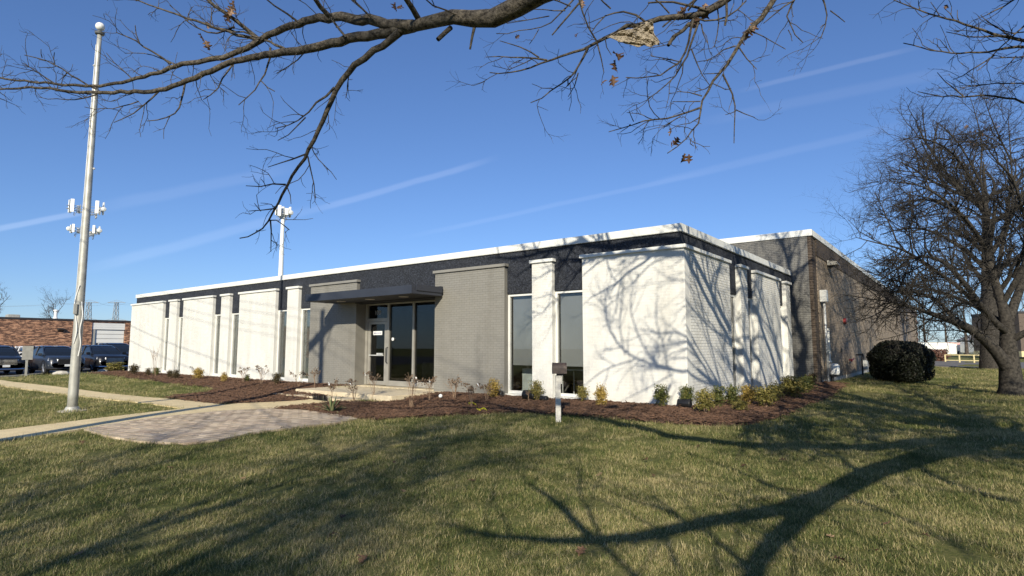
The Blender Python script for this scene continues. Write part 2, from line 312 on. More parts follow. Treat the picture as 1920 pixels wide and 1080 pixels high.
# ------------------------------------------------------------------ mesh helpers
class MB:
    def __init__(s): s.v = []; s.f = []; s.t = []
    def add(s, vs, fs, tint=None):
        o = len(s.v); s.v.extend([tuple(map(float, p)) for p in vs]); s.f.extend([tuple(i + o for i in f) for f in fs])
        s.t.extend([tint if tint is not None else 0.0] * len(vs)); return s
    def box(s, x0, x1, y0, y1, z0, z1):
        return s.add([(x0, y0, z0), (x1, y0, z0), (x1, y1, z0), (x0, y1, z0), (x0, y0, z1), (x1, y0, z1), (x1, y1, z1), (x0, y1, z1)],
                     [(0, 3, 2, 1), (4, 5, 6, 7), (0, 1, 5, 4), (1, 2, 6, 5), (2, 3, 7, 6), (3, 0, 4, 7)])
    def tube(s, pts, rad, n=6, tint=None, cap=True):
        P = np.asarray(pts, float); k = len(P)
        if np.isscalar(rad): rad = [rad] * k
        T = np.gradient(P, axis=0); T /= (np.linalg.norm(T, axis=1)[:, None] + 1e-9)
        ref = np.array([0, 0, 1.0]) if abs(T[0][2]) < .9 else np.array([1.0, 0, 0])
        U = np.cross(T[0], ref); U /= np.linalg.norm(U) + 1e-9
        vs = []
        ang = [2 * math.pi * i / n for i in range(n)]
        for i in range(k):
            U = U - T[i] * U.dot(T[i]); U /= np.linalg.norm(U) + 1e-9; W = np.cross(T[i], U)
            for a in ang: vs.append(P[i] + (U * math.cos(a) + W * math.sin(a)) * rad[i])
        fs = [(i * n + j, i * n + (j + 1) % n, (i + 1) * n + (j + 1) % n, (i + 1) * n + j) for i in range(k - 1) for j in range(n)]
        if cap: fs += [tuple(range(n - 1, -1, -1)), tuple((k - 1) * n + j for j in range(n))]
        return s.add(vs, fs, tint)
    def lathe(s, prof, c=(0, 0, 0), n=16, axis='z'):
        vs = []
        for r, h in prof:
            for i in range(n):
                a = 2 * math.pi * i / n; x, y = r * math.cos(a), r * math.sin(a)
                p = (x, y, h) if axis == 'z' else ((x, h, y) if axis == 'y' else (h, x, y))
                vs.append((p[0] + c[0], p[1] + c[1], p[2] + c[2]))
        k = len(prof)
        fs = [(i * n + j, i * n + (j + 1) % n, (i + 1) * n + (j + 1) % n, (i + 1) * n + j) for i in range(k - 1) for j in range(n)]
        fs += [tuple(range(n - 1, -1, -1)), tuple((k - 1) * n + j for j in range(n))]
        return s.add(vs, fs)
    def prism(s, poly, axis, a, b):
        """polygon in the two other axes, extruded along axis from a to b"""
        n = len(poly)
        def mk(p, w): return {'x': (w, p[0], p[1]), 'y': (p[0], w, p[1]), 'z': (p[0], p[1], w)}[axis]
        return s.add([mk(p, a) for p in poly] + [mk(p, b) for p in poly],
                     [tuple(range(n - 1, -1, -1)), tuple(range(n, 2 * n))] + [(i, (i + 1) % n, n + (i + 1) % n, n + i) for i in range(n)])
    def build(s, name, mat, parent=None, smooth=False, fix=True, bevel=0):
        me = bpy.data.meshes.new(name)
        o0 = np.array(ROOT.get(parent.name, (0, 0, 0)) if parent else (0, 0, 0), float)
        V = np.asarray(s.v, float).reshape(-1, 3) - o0
        me.from_pydata(V.tolist(), [], s.f)
        if any(s.t):
            at = me.attributes.new('tint', 'FLOAT', 'POINT'); at.data.foreach_set('value', np.asarray(s.t, np.float32))
        if fix:
            bm = bmesh.new(); bm.from_mesh(me); bmesh.ops.recalc_face_normals(bm, faces=bm.faces)
            if bevel > 0:
                bmesh.ops.bevel(bm, geom=[e for e in bm.edges if e.calc_face_angle(0) > .6], offset=bevel, segments=2, affect='EDGES', clamp_overlap=True)
            bm.to_mesh(me); bm.free()
        if smooth: me.shade_smooth()
        me.materials.append(M[mat] if isinstance(mat, str) else mat)
        o = bpy.data.objects.new(name, me); COL.objects.link(o)
        if parent: o.parent = parent; ROOT[o.name] = tuple(o0)
        return o
ROOT = {}
def thing(name, loc, label, cat, group=None):
    o = bpy.data.objects.new(name, None); COL.objects.link(o); o.location = tuple(map(float, loc)); o.empty_display_size = .2
    ROOT[o.name] = tuple(map(float, loc)); return tag(o, label, cat, group)
def tag(o, label, cat, group=None):
    o['label'] = label; o['category'] = cat
    if group: o['group'] = group
    return o
def struct(o): o['kind'] = 'structure'; return o
def stuff(o): o['kind'] = 'stuff'; return o
def dup(o, parent=None):
    c = o.copy(); COL.objects.link(c); c.parent = parent
    for ch in list(o.children): dup(ch, c)
    return c

# ------------------------------------------------------------------ the ground
YF = 12.83; XS = -4.92; XL = -36.2; YB = 23.8
def sstep(t): t = np.clip(t, 0, 1); return t * t * (3 - 2 * t)
def hgt(x, y):
    x = np.asarray(x, float); y = np.asarray(y, float)
    dx = np.maximum(np.maximum(XL - x, x - (XS + .1)), 0); dy = np.maximum(YF - y, 0)
    return .21 * sstep(1 - np.hypot(dx, dy) / 4.0) + .02 * np.sin(x * .55 + 1.3) * np.sin(y * .47) + .09 * np.exp(-((x + 17.0) ** 2 / 14 + (y - 4.9) ** 2 / 8))
def G(px, py, off=0.0):
    """where the sight line to a bearing meets the ground"""
    d = ray(px, py); z = 0.0
    for _ in range(25):
        t = (z - EYE) / d[2]; p = ORG + d * t; z = float(hgt(p[0], p[1]))
    return np.array([p[0], p[1], z + off])
def gz(x, y, off=0): return np.array([x, y, float(hgt(x, y)) + off])

def axis_coords(lo, hi, flo, fhi, step):
    a = list(np.arange(flo, fhi + 1e-6, step)); s = step; v = flo
    L = []
    while v > lo: s *= 1.5; v -= s; L.append(max(v, lo))
    Rr = []; s = step; v = a[-1]
    while v < hi: s *= 1.5; v += s; Rr.append(min(v, hi))
    return np.array(L[::-1] + a + Rr)
gx = axis_coords(-900, 900, -42, 14, .5); gy = axis_coords(-300, 1300, -10, 34, .5)
GXX, GYY = np.meshgrid(gx, gy, indexing='ij'); GZZ = hgt(GXX, GYY)
far = np.hypot(GXX, GYY) > 90; GZZ[far] = 0
nx, ny = len(gx), len(gy)
me = bpy.data.meshes.new('ground')
vs = np.stack([GXX, GYY, GZZ], -1).reshape(-1, 3)
fs = [(i * ny + j, (i + 1) * ny + j, (i + 1) * ny + j + 1, i * ny + j + 1) for i in range(nx - 1) for j in range(ny - 1)]
me.from_pydata(vs.tolist(), [], fs); me.shade_smooth(); me.materials.append(M['lawn'])
ground = struct(bpy.data.objects.new('lawn', me)); COL.objects.link(ground)

def sheet(name, poly, off, mat, skirt=0.12, step=.5):
    bm = bmesh.new(); vv = [bm.verts.new((float(p[0]), float(p[1]), 0)) for p in poly]; bm.faces.new(vv)
    bmesh.ops.triangulate(bm, faces=bm.faces)
    P = np.array([[p[0], p[1]] for p in poly])
    for ax in (0, 1):
        lo, hi = P[:, ax].min(), P[:, ax].max()
        st = max(step, (hi - lo) / 80)
        for c in np.arange(lo + st, hi, st):
            co = [0, 0, 0]; co[ax] = c; no = [0, 0, 0]; no[ax] = 1
            bmesh.ops.bisect_plane(bm, geom=bm.verts[:] + bm.edges[:] + bm.faces[:], plane_co=co, plane_no=no)
    for v in bm.verts: v.co.z = float(hgt(v.co.x, v.co.y)) + off
    bmesh.ops.recalc_face_normals(bm, faces=bm.faces)
    if bm.faces[:][0].normal.z < 0: bmesh.ops.reverse_faces(bm, faces=bm.faces)
    be = [e for e in bm.edges if e.is_boundary]
    r = bmesh.ops.extrude_edge_only(bm, edges=be)
    for v in [g for g in r['geom'] if isinstance(g, bmesh.types.BMVert)]: v.co.z -= skirt
    me = bpy.data.meshes.new(name); bm.to_mesh(me); bm.free(); me.materials.append(M[mat])
    o = bpy.data.objects.new(name, me); COL.objects.link(o); return o
def smooth_poly(pts, it=2):
    P = [np.array(p[:2], float) for p in pts]
    for _ in range(it):
        Q = []
        for i in range(len(P)):
            a, b = P[i], P[(i + 1) % len(P)]; Q += [a * .75 + b * .25, a * .25 + b * .75]
        P = Q
    return P
def inpoly(x, y, poly):
    P = np.array([[p[0], p[1]] for p in poly]); x = np.asarray(x); y = np.asarray(y); c = np.zeros(x.shape, bool)
    j = len(P) - 1
    for i in range(len(P)):
        xi, yi, xj, yj = P[i, 0], P[i, 1], P[j, 0], P[j, 1]
        with np.errstate(divide='ignore', invalid='ignore'):
            k = ((yi > y) != (yj > y)) & (x < (xj - xi) * (y - yi) / (yj - yi + 1e-12) + xi)
        c ^= k; j = i
    return c
WALK_A = [(-44, 6.55), (-30, 6.45), (-21, 6.65), (-15.2, 6.75), (-15.4, 7.95), (-23.6, 7.7), (-35.6, 7.55), (-44, 7.6)]
WALK_B = [(-10.9, -6), (-12.75, -6), (-14.25, 3.0), (-14.75, 4.8), (-15.3, 6.5), (-15.7, 8.0), (-16.5, 9.5), (-16.75, 10.9), (-13.0, 10.45), (-13.35, 9.3), (-13.75, 8.2), (-13.82, 6.9), (-13.72, 5.6), (-13.2, 4.05), (-12.75, 2.8), (-11.6, -2)]
PATIO = [G(*q)[:2] for q in [(157, 809), (190, 802), (260, 791), (340, 781), (420, 773), (510, 769), (570, 771), (625, 778), (675, 787), (640, 795), (560, 804), (470, 816), (410, 829), (345, 836), (260, 832), (200, 822)]]
WALLY = YF + .05
MULCH_L = [(-41.5, 13.4), (-38.5, 11.7)] + [G(*q)[:2] for q in [(245, 710), (330, 721), (395, 727), (413, 732), (385, 738), (345, 742), (312, 748), (360, 754), (416, 760), (480, 757), (560, 753), (618, 746)]] + [(-16.9, 10.9), (-16.95, WALLY), (-36.0, WALLY), (-37.2, WALLY), (-38, 16)]
MULCH_R = [G(*q)[:2] for q in [(512, 769), (560, 764), (625, 757)]] + [(-13.1, 10.3), (-12.3, 10.6), (-12.3, WALLY), (XS - .1, WALLY), (XS - .1, YB), (-4.35, YB), (-4.35, 25.3), (-3.7, 25.2)] + \
          [G(*q)[:2] for q in [(1560, 742), (1520, 757), (1480, 775), (1445, 788), (1405, 796), (1350, 799), (1260, 795), (1180, 788), (1110, 782), (1040, 777), (960, 775), (880, 778), (800, 782), (730, 787), (678, 787), (625, 779), (575, 772)]]
LOT = [(-38.6, 7.7), (-40.2, 9.2), (-42.0, 10.6), (-41.5, 12.6), (-41.6, 14.6), (-38.8, 16), (-38.8, 60), (-76.6, 60), (-76.6, -40), (-44, -40), (-44, 6.4), (-44, 7.75)]
MULCH_Lp = MULCH_L
struct(sheet('sidewalk', WALK_A, .03, 'sidewalk'))
struct(sheet('entrance_walk', WALK_B, .036, 'sidewalk'))
struct(sheet('patio_base', PATIO, .012, 'paver_bed'))
mulch_l = struct(sheet('mulch_bed', MULCH_L, .045, 'mulch'))
mulch_r = struct(sheet('mulch_bed', MULCH_R, .05, 'mulch'))
struct(sheet('parking_lot', LOT, .02, 'asphalt', step=3))
ROADR = [(-4.0, 58), (60, 40), (120, 30), (120, 62), (60, 66), (8, 78), (-4.0, 82)]
struct(sheet('road', ROADR, .02, 'road', step=4))
# painted stall lines on the lot
# ------------------------------------------------------------------ pavers: patio_base > paver
patio = bpy.data.objects['patio_base']
PW, PH = .30, .15
pv_mb = MB(); g = .005
pv_mb.box(-PW / 2 + g, PW / 2 - g, -PH / 2 + g, PH / 2 - g, -.06, 0)
pv_o = pv_mb.build('paver', 'paver', None, bevel=.004); pmesh = pv_o.data; bpy.data.objects.remove(pv_o)
edge = []; cand = []; ca, sa = math.cos(R(12)), math.sin(R(12))
Pc = np.array(PATIO).mean(0)
row = 0
for j in range(-60, 60):
    for i in range(-30, 30):
        u = (i + (.5 if j % 2 else 0)) * PW; v = j * PH
        x, y = Pc[0] + ca * u - sa * v, Pc[1] + sa * u + ca * v
        cs = [(x + ca * a * PW / 2 - sa * b * PH / 2, y + sa * a * PW / 2 + ca * b * PH / 2) for a, b in ((-1, -1), (1, -1), (1, 1), (-1, 1))]
        ins = inpoly(np.array([c[0] for c in cs]), np.array([c[1] for c in cs]), PATIO)
        if ins.all(): cand.append((math.hypot(x, y), x, y))
        elif ins.any() or bool(inpoly(np.array([x]), np.array([y]), PATIO)[0]): edge.append((x, y))
cand.sort()
pst = MB()
for k, (d, x, y) in enumerate(cand):
    z = float(hgt(x, y)) + .045 + RNG.uniform(-.002, .003)
    if k < 300:
        o = bpy.data.objects.new('paver', pmesh); COL.objects.link(o); o.parent = patio; o.location = (x, y, z); o.rotation_euler = (RNG.uniform(-.008, .008), RNG.uniform(-.008, .008), R(12))
    else:
        vs = []
        for (a, b, c) in [(-1, -1, -.06), (1, -1, -.06), (1, 1, -.06), (-1, 1, -.06), (-1, -1, 0), (1, -1, 0), (1, 1, 0), (-1, 1, 0)]:
            u, v = a * (PW / 2 - g), b * (PH / 2 - g); vs.append((x + ca * u - sa * v, y + sa * u + ca * v, z + c))
        pst.add(vs, [(4, 5, 6, 7), (0, 1, 5, 4), (1, 2, 6, 5), (2, 3, 7, 6), (3, 0, 4, 7)], RNG.uniform(.01, 1))
def clip_half(poly, n, c):
    out = []
    for p, q in zip(poly, poly[1:] + poly[:1]):
        dp, dq = p[0] * n[0] + p[1] * n[1] - c, q[0] * n[0] + q[1] * n[1] - c
        if dp <= 0: out.append(p)
        if dp * dq < 0: t = dp / (dp - dq); out.append((p[0] + (q[0] - p[0]) * t, p[1] + (q[1] - p[1]) * t))
    return out
for (x, y) in edge:                          # cut pavers along the rim
    poly = [(float(q[0]), float(q[1])) for q in PATIO]
    for nx_, ny_, h_ in ((ca, sa, PW / 2 - g), (-ca, -sa, PW / 2 - g), (-sa, ca, PH / 2 - g), (sa, -ca, PH / 2 - g)):
        poly = clip_half(poly, (nx_, ny_), nx_ * x + ny_ * y + h_)
        if len(poly) < 3: break
    if len(poly) < 3: continue
    z = float(hgt(x, y)) + .045 + RNG.uniform(-.002, .003); n = len(poly)
    pst.add([(p[0], p[1], z - .06) for p in poly] + [(p[0], p[1], z) for p in poly], [tuple(range(n, 2 * n))] + [(i, (i + 1) % n, n + (i + 1) % n, n + i) for i in range(n)], RNG.uniform(.01, 1))
if pst.v: stuff(pst.build('paver_courses', 'paver', patio))

# ------------------------------------------------------------------ office building
B0 = (-20.5, YF, .2)
office = thing('office_building', B0, 'low white and grey brick office with charcoal fascia band and white roof edge', 'building')
ZT = 3.84; ZB = .12
panels = [  # x0, x1, colour
    (XL, -32.22, 'w'), (-31.47, -30.63, 'w'), (-29.94, -26.98, 'w'), (-26.22, -25.46, 'w'), (-24.62, -21.79, 'w'), (-20.95, -20.19, 'w'),
    (-19.39, -16.65, 'g'), (-12.84, -10.11, 'g'), (-9.17, -8.52, 'w'), (-7.60, XS, 'w')]
spanels = [(YF + .25, 16.08), (17.03, 17.71), (18.63, 21.51), (22.42, 23.06)]
CH = .0677; BL = .203; PRO = .005
def brick_mesh(axis, l):
    mb = MB()
    if axis == 'y': mb.box(-l / 2, l / 2, 0, .03, -.0285, .0285)
    else: mb.box(-.03, 0, -l / 2, l / 2, -.0285, .0285)
    return mb
tmp = brick_mesh('y', .193).build('brick', 'brick_w', None); bmesh_w = tmp.data; bpy.data.objects.remove(tmp)
tmp = brick_mesh('y', .0915).build('brick', 'brick_w', None); bmesh_wh = tmp.data; bpy.data.objects.remove(tmp)
all_bricks = []
def lay(panel, a0, a1, axis, mat):
    """running bond courses on one panel; returns [(position along, z, length)]"""
    out = []; n = 0; z = ZB + .034
    while z + .03 < ZT:
        s = a0 if n % 2 == 0 else a0 - BL / 2
        while s < a1 - .02:
            p0, p1 = max(s, a0), min(s + BL, a1)
            if p1 - p0 > .04: out.append(((p0 + p1) / 2, z, p1 - p0 - .0095, p0 == s and abs(p1 - s - BL) < 1e-6))
            s += BL
        z += CH; n += 1
    return out
def brick_stuff(parent, lst, axis, plane, mat):
    mb = MB()
    for (c, z, l, full) in lst:
        e = RNG.uniform(-.0015, .0015); h = .0285
        if axis == 'y':
            y0, y1 = plane + e, plane + .03; x0, x1 = c - l / 2, c + l / 2
            vs = [(x0, y0, z - h), (x1, y0, z - h), (x1, y0, z + h), (x0, y0, z + h), (x0, y1, z - h), (x1, y1, z - h), (x1, y1, z + h), (x0, y1, z + h)]
        else:
            x0, x1 = plane + e, plane - .03; y0, y1 = c - l / 2, c + l / 2
            vs = [(x0, y0, z - h), (x0, y1, z - h), (x0, y1, z + h), (x0, y0, z + h), (x1, y0, z - h), (x1, y1, z - h), (x1, y1, z + h), (x1, y0, z + h)]
        mb.add(vs, [(0, 1, 2, 3), (0, 4, 5, 1), (1, 5, 6, 2), (2, 6, 7, 3), (3, 7, 4, 0)], RNG.uniform(.01, 1))
    return stuff(mb.build('brick_courses', mat, parent))
for i, (x0, x1, c) in enumerate(panels):
    p = MB().box(x0 + .002, x1 - .002, YF + PRO, YF + .30, ZB - .1, ZT).build('wall_panel', 'white_brick' if c == 'w' else 'grey_brick', office)
    L = lay(p, x0 + .004, x1 - .004, 'y', c)
    if i == len(panels) - 1:
        L.sort(key=lambda b: math.hypot(b[0], b[1] - 1.6)); near = [b for b in L if b[3]][:300]; ids = set(map(id, near))
        for (cx, z, l, full) in near:
            o = bpy.data.objects.new('brick', bmesh_w); COL.objects.link(o); o.parent = p
            o.location = (cx - B0[0], YF + RNG.uniform(-.0015, .0015) - B0[1], z - B0[2])
        L = [b for b in L if id(b) not in ids]
    brick_stuff(p, L, 'y', YF, 'brick_w' if c == 'w' else 'brick_g')
    ov = .055; xr = x1 + (ov if i < len(panels) - 1 else .05)
    MB().box(x0 - ov, xr, YF - ov, YF + .12, ZT + .001, ZT + .085).build('panel_cap', 'white_trim' if c == 'w' else 'grey_trim', office, bevel=.006)
for i, (y0, y1) in enumerate(spanels):
    p = MB().box(XS - .30, XS - .014, y0 + .002, y1 - .002, ZB - .1, ZT - (.003 if i == 0 else 0)).build('wall_panel', 'white_brick', office)
    brick_stuff(p, lay(p, y0 + .004, y1 - .004, 'x', 'w'), 'x', XS, 'brick_w')
    ov = .055; ya = (YF + .122) if i == 0 else y0 - ov
    MB().box(XS - .12, XS + ov - (.004 if i == 0 else 0), ya, y1 + ov, ZT + .001, ZT + .085).build('panel_cap', 'white_trim', office, bevel=.006)
# fascia band, coping, roof
FY = YF + .13; FX = XS - .13
MB().box(XL + .25, FX, FY, FY + .12, 3.07, 4.25).build('fascia', 'fascia', office)
MB().box(FX - .12, FX - .001, FY + .121, YB - .03, 3.07, 4.25).build('fascia', 'fascia', office)
MB().box(XL + .20, FX + .05, FY - .05, FY + .2, 4.251, 4.44).build('coping', 'white_trim', office, bevel=.008)
MB().box(FX - .2, FX + .05, FY + .202, YB - .01, 4.251, 4.44).build('coping', 'white_trim', office, bevel=.008)
MB().box(XL + .22, FX - .21, FY + .21, YB - .02, 4.05, 4.33).build('roof', 'roof', office)
MB().box(XL + .002, XL + .25, YF + .302, YB, .0, 4.3).build('end_wall', 'white_brick', office)
# room behind the glass
MB().box(XL + .26, XS - .31, FY + .2, YF + 6, .10, .24).build('room_floor', 'room_floor', office)
MB().box(XL + .26, XS - .31, YF + 6, YF + 6.1, .1, 4.0).build('room_wall', 'dark_room', office)
MB().box(XL + .26, XS - .31, FY + .21, YF + 6, 3.15, 3.2).build('room_ceiling', 'dark_room', office)
MB().box(-5.35, -5.25, 16.2, YB, .1, 3.9).build('room_wall', 'dark_room', office)
for xx in (-19.0, -12.2): MB().box(xx, xx + .1, YF + .5, YF + 6, .25, 3.14).build('room_partition', 'dark_room', office)

def window(x0, x1, zsh, curtain=0, z0=.40, z1=3.06):
    y0, y1 = YF + .17, YF + .25
    f = MB().box(x0, x0 + .055, y0, y1, z0 - .16, z1).box(x1 - .055, x1, y0, y1, z0 - .16, z1).box(x0 + .056, x1 - .056, y0 + .002, y1, z1 - .06, z1 - .001).box(x0 + .056, x1 - .056, y0 + .002, y1, z0 - .08, z0).build('window', 'white_metal', office)
    MB().box(x0 - .0, x1 + .0, YF + .03, y0 + .01, z0 - .22, z0 - .085).build('sill', 'white_trim', f)
    MB().box(x0 + .05, x1 - .05, y0 + .035, y0 + .043, z0 - .02, z1 - .05).build('pane', 'glass', f)
    MB().box(x0 + .07, x1 - .07, y1 + .06, y1 + .064, zsh, z1).box(x0 + .07, x1 - .07, y1 + .055, y1 + .075, zsh - .03, zsh).build('roller_shade', 'shade', f)
    if curtain: MB().box(x0 + .06, x0 + .06 + curtain, y1 + .03, y1 + .04, z0, z1 - .03).build('side_blind', 'curtain', f)
    # brick stem wall under the sill
    MB().box(x0 + .001, x1 - .001, YF + .12, YF + .3, -.05, z0 - .225).build('stem_wall', 'white_trim', office)
for x0, x1, zs, c in [(-32.22, -31.47, 1.0, .33), (-30.63, -29.94, 1.0, .35), (-26.98, -26.22, 2.0, .36), (-25.46, -24.62, 2.05, .3), (-21.79, -20.95, 2.12, .3), (-20.19, -19.39, 2.12, .3),
                      (-10.11, -9.17, 1.12, 0), (-8.52, -7.60, 1.12, 0)]:
    window(x0, x1, zs, c)
for y0, y1 in [(16.08, 17.03), (17.71, 18.63), (21.51, 22.42), (23.06, 23.76)]:
    a, b = XS - .25, XS - .17; z0, z1 = .40, 3.06
    f = MB().box(a, b, y0, y0 + .055, z0 - .16, z1).box(a, b, y1 - .055, y1, z0 - .16, z1).box(a, b - .002, y0 + .056, y1 - .056, z1 - .06, z1 - .001).box(a, b - .002, y0 + .056, y1 - .056, z0 - .08, z0).build('window', 'white_metal', office)
    MB().box(b - .01, XS - .03, y0, y1, z0 - .22, z0 - .085).build('sill', 'white_trim', f)
    MB().box(b - .043, b - .035, y0 + .05, y1 - .05, z0 - .02, z1 - .05).build('pane', 'glass', f)
    MB().box(a - .064, a - .06, y0 + .07, y1 - .07, .9, z1).build('roller_shade', 'shade', f)
    MB().box(XS - .3, XS - .12, y0 + .001, y1 - .001, -.05, z0 - .225).build('stem_wall', 'white_trim', office)
# entrance: recessed storefront
SY = 13.30; EX0, EX1 = -16.65, -12.84; EZ = .30
MB().box(EX0 - .30, EX0 - .003, YF + .302, SY + .1, EZ - .3, 3.12).build('recess_wall', 'grey_brick', office)
MB().box(EX1 + .003, EX1 + .30, YF + .302, SY + .1, EZ - .3, 3.12).build('recess_wall', 'grey_brick', office)
sf = MB()
for a, b in [(EX0, -16.53), (-15.50, -15.40), (-14.26, -14.17), (-12.93, EX1)]: sf.box(a, b, SY - .06, SY + .06, EZ, 3.08)
for a, b in [(-16.53, -15.50), (-15.40, -14.26), (-14.17, -12.93)]:
    sf.box(a + .001, b - .001, SY - .055, SY + .055, 3.03, 3.079)
    if a > -16: sf.box(a + .001, b - .001, SY - .055, SY + .055, EZ + .001, EZ + .17)
sf.box(-16.529, -15.501, SY - .055, SY + .055, 2.47, 2.57)
front = sf.build('storefront_frame', 'alu', office)
MB().box(-16.52, -15.51, SY - .005, SY + .005, 2.56, 3.01).build('transom_pane', 'glass_dark', front)
MB().box(-15.405, -14.255, SY - .005, SY + .005, EZ + .16, 3.035).build('pane', 'glass_dark', front)
MB().box(-14.175, -12.925, SY - .005, SY + .005, EZ + .16, 3.035).build('pane', 'glass_dark', front)
dr = MB()
dr.box(-16.51, -16.38, SY - .045, SY + .03, EZ + .01, 2.46).box(-15.64, -15.52, SY - .045, SY + .03, EZ + .01, 2.46)
dr.box(-16.379, -15.641, SY - .043, SY + .028, 2.37, 2.459).box(-16.379, -15.641, SY - .043, SY + .028, EZ + .011, EZ + .14)
door = dr.build('door', 'alu', office)
MB().box(-16.39, -15.63, SY - .012, SY - .004, EZ + .13, 2.38).build('pane', 'glass_dark', door)
MB().box(-16.38, -15.64, SY - .10, SY - .07, 1.29, 1.325).box(-15.95, -15.66, SY - .125, SY - .071, 1.32, 1.385).build('push_bar', 'galv', door)
hd = MB(); hd.tube([(-15.43, SY - .08, 1.05), (-15.43, SY - .15, 1.08), (-15.43, SY - .15, 1.55), (-15.43, SY - .08, 1.58)], .016, 8); hd.build('pull_handle', 'black', door)
MB().box(-16.27, -15.80, SY - .020, SY - .013, 2.0, 2.14).build('notice', 'tag_white', door)
mk = MB()
for k, (a, b) in enumerate([(-16.22, -16.12), (-16.10, -16.03), (-16.01, -15.93), (-15.91, -15.85)]): mk.box(a, b, SY - .0225, SY - .0205, 2.045, 2.085)
mk.build('notice_print', simple('print_grey', (.30, .30, .42), .6), door)
MB().box(-16.08, -15.96, SY - .050, SY - .046, 2.385, 2.45).build('door_sticker', 'paint_grey', door)
MB().lathe([(.001, -.02), (.055, -.02), (.055, .0), (.001, .0)], (-15.23, SY - .02, 1.85), 14, 'y').build('door_decal', 'tag_white', front)
tx = bpy.data.curves.new('number', 'FONT'); tx.body = '100'; tx.size = .22; tx.extrude = .002
to = bpy.data.objects.new('number_tmp', tx); COL.objects.link(to)
bpy.context.view_layer.update()
nm = bpy.data.meshes.new_from_object(to); bpy.data.objects.remove(to)
no = bpy.data.objects.new('address_number', nm); COL.objects.link(no); no.parent = front; no.location = (-16.22 - B0[0], SY - .012 - B0[1], 2.70 - B0[2]); no.rotation_euler = (R(90), 0, 0)
nm.materials.append(simple('vinyl_grey', (.45, .45, .46), .5))
# reception wall and counter inside, seen through the doors
MB().box(-15.3, -13.2, SY + 1.4, SY + 1.5, .25, 1.05).build('reception_counter', simple('counter_pale', (.42, .42, .40), .6), office)
# canopy
CX0, CX1, CY0, CY1, CZ0, CZ1 = -17.7, -12.48, 11.54, YF - .062, 3.12, 3.37
cn = MB().box(CX0, CX1, CY0, CY1, CZ0 + .01, CZ1 - .04).build('canopy', 'canopy', office)
MB().box(CX0 - .02, CX1 + .02, CY0 - .02, CY0, CZ0, CZ1).box(CX1, CX1 + .02, CY0 + .001, CY1 - .02, CZ0, CZ1).box(CX0 - .02, CX0, CY0 + .001, CY1 - .02, CZ0, CZ1).build('canopy_fascia', 'canopy', cn, bevel=.006)
MB().box(CX1 + .021, CX1 + .05, CY0 + .15, CY1 - .02, CZ0 + .10, CZ1 + .02).box(CX0 + .01, CX1 - .01, CY1 - .05, CY1 + .13, CZ1 - .03, CZ1 + .05).build('canopy_flashing', 'canopy', cn)
MB().box(CX0 + .01, CX1 - .01, CY0 + .01, CY1, CZ0 + .002, CZ0 + .008).build('soffit', 'soffit', cn)
MB().box(EX0 + .001, EX1 - .001, CY1 + .002, SY + .06, 3.085, 3.12).build('soffit', 'soffit', cn)
for lx in (-16.6, -15.1, -13.5):
    MB().lathe([(.01, -.014), (.15, -.012), (.16, .0), (.01, .001)], (lx, CY0 + .62, CZ0 + .002), 20).build('downlight', simple('downlight_rim', (.45, .43, .38), .5), cn, smooth=True)
# small hose bib and vents on the wall
MB().tube([(-28.6, YF - .005, .66), (-28.6, YF - .10, .66)], .02, 6).lathe([(.01, -.015), (.05, -.012), (.05, .012), (.01, .015)], (-28.6, YF - .12, .66), 10, 'y').tube([(-28.52, YF - .07, .64), (-28.42, YF - .12, .60)], .02, 6).build('hose_bib', 'paint_grey', office)
for ax in (-36.0 + 2.0, -27.9, -27.0): pass
# porch slab: steps of the entrance
porch = MB().box(-16.9, -12.35, 10.75, YF - .002, .02, .27).box(EX0 + .002, EX1 - .002, YF - .001, SY + .2, .02, .285).build('porch_step', 'concrete_step', None, bevel=.012); struct(porch)
MB().box(-17.25, -13.6, 10.15, 10.748, .0, .155).build('lower_step', 'concrete_step', porch, bevel=.012)
bb = thing('boot_brush', (-14.55, 10.08, .12), 'dark bristle boot brush mat propped against the pale entrance step', 'boot brush')
brm = MB(); brm.box(-14.88, -14.22, 10.02, 10.06, .08, .13); brm.build('brush_base', 'black', bb)
br = MB()
for k in range(90):
    x = -14.87 + RNG.uniform(0, .64); y = 10.0 + RNG.uniform(0, .08); br.tube([(x, y, .1), (x + RNG.uniform(-.02, .02), y + RNG.uniform(-.02, .01), .24 + RNG.uniform(-.03, .04))], .006, 3)
br.build('bristles', 'black', bb)

# ------------------------------------------------------------------ warehouse behind
W0 = (-4.27, YB, .1)
ware = thing('warehouse_building', W0, 'taller grey and brown brick warehouse adjoining the back of the white office', 'building')
WX = -4.27; WT = 5.94; WE = 84.0
MB().box(-36, WX - .14, YB, YB + .3, 0, 5.70).build('grey_wall', 'rear_grey', ware)
MB().box(-36, WX + .04, YB - .05, YB + .3, 5.701, WT).build('coping', 'white_trim', ware, bevel=.01)
MB().box(WX - .14, WX + .04, YB + .301, WE, 5.701, WT).build('coping', 'white_trim', ware, bevel=.01)
# quoined corner: alternating projecting brick courses
cq = MB().box(WX - .139, WX - .012, YB + .02, YB + .30, 0, 5.70).build('corner_pier', 'rear_dark_x', ware)
cm = MB()
z = .05
while z < 5.65:
    cm.box(WX - .137, WX, YB + .001, YB + .40, z, z + .05); z += .0677 * 2 - .02
stuff(cm.build('corner_courses', 'rear_dark', cq))
MB().box(WX - .3, WX - .03, YB + .31, YB + .85, 0, 5.70).build('corner_recess', 'rear_dark', ware)
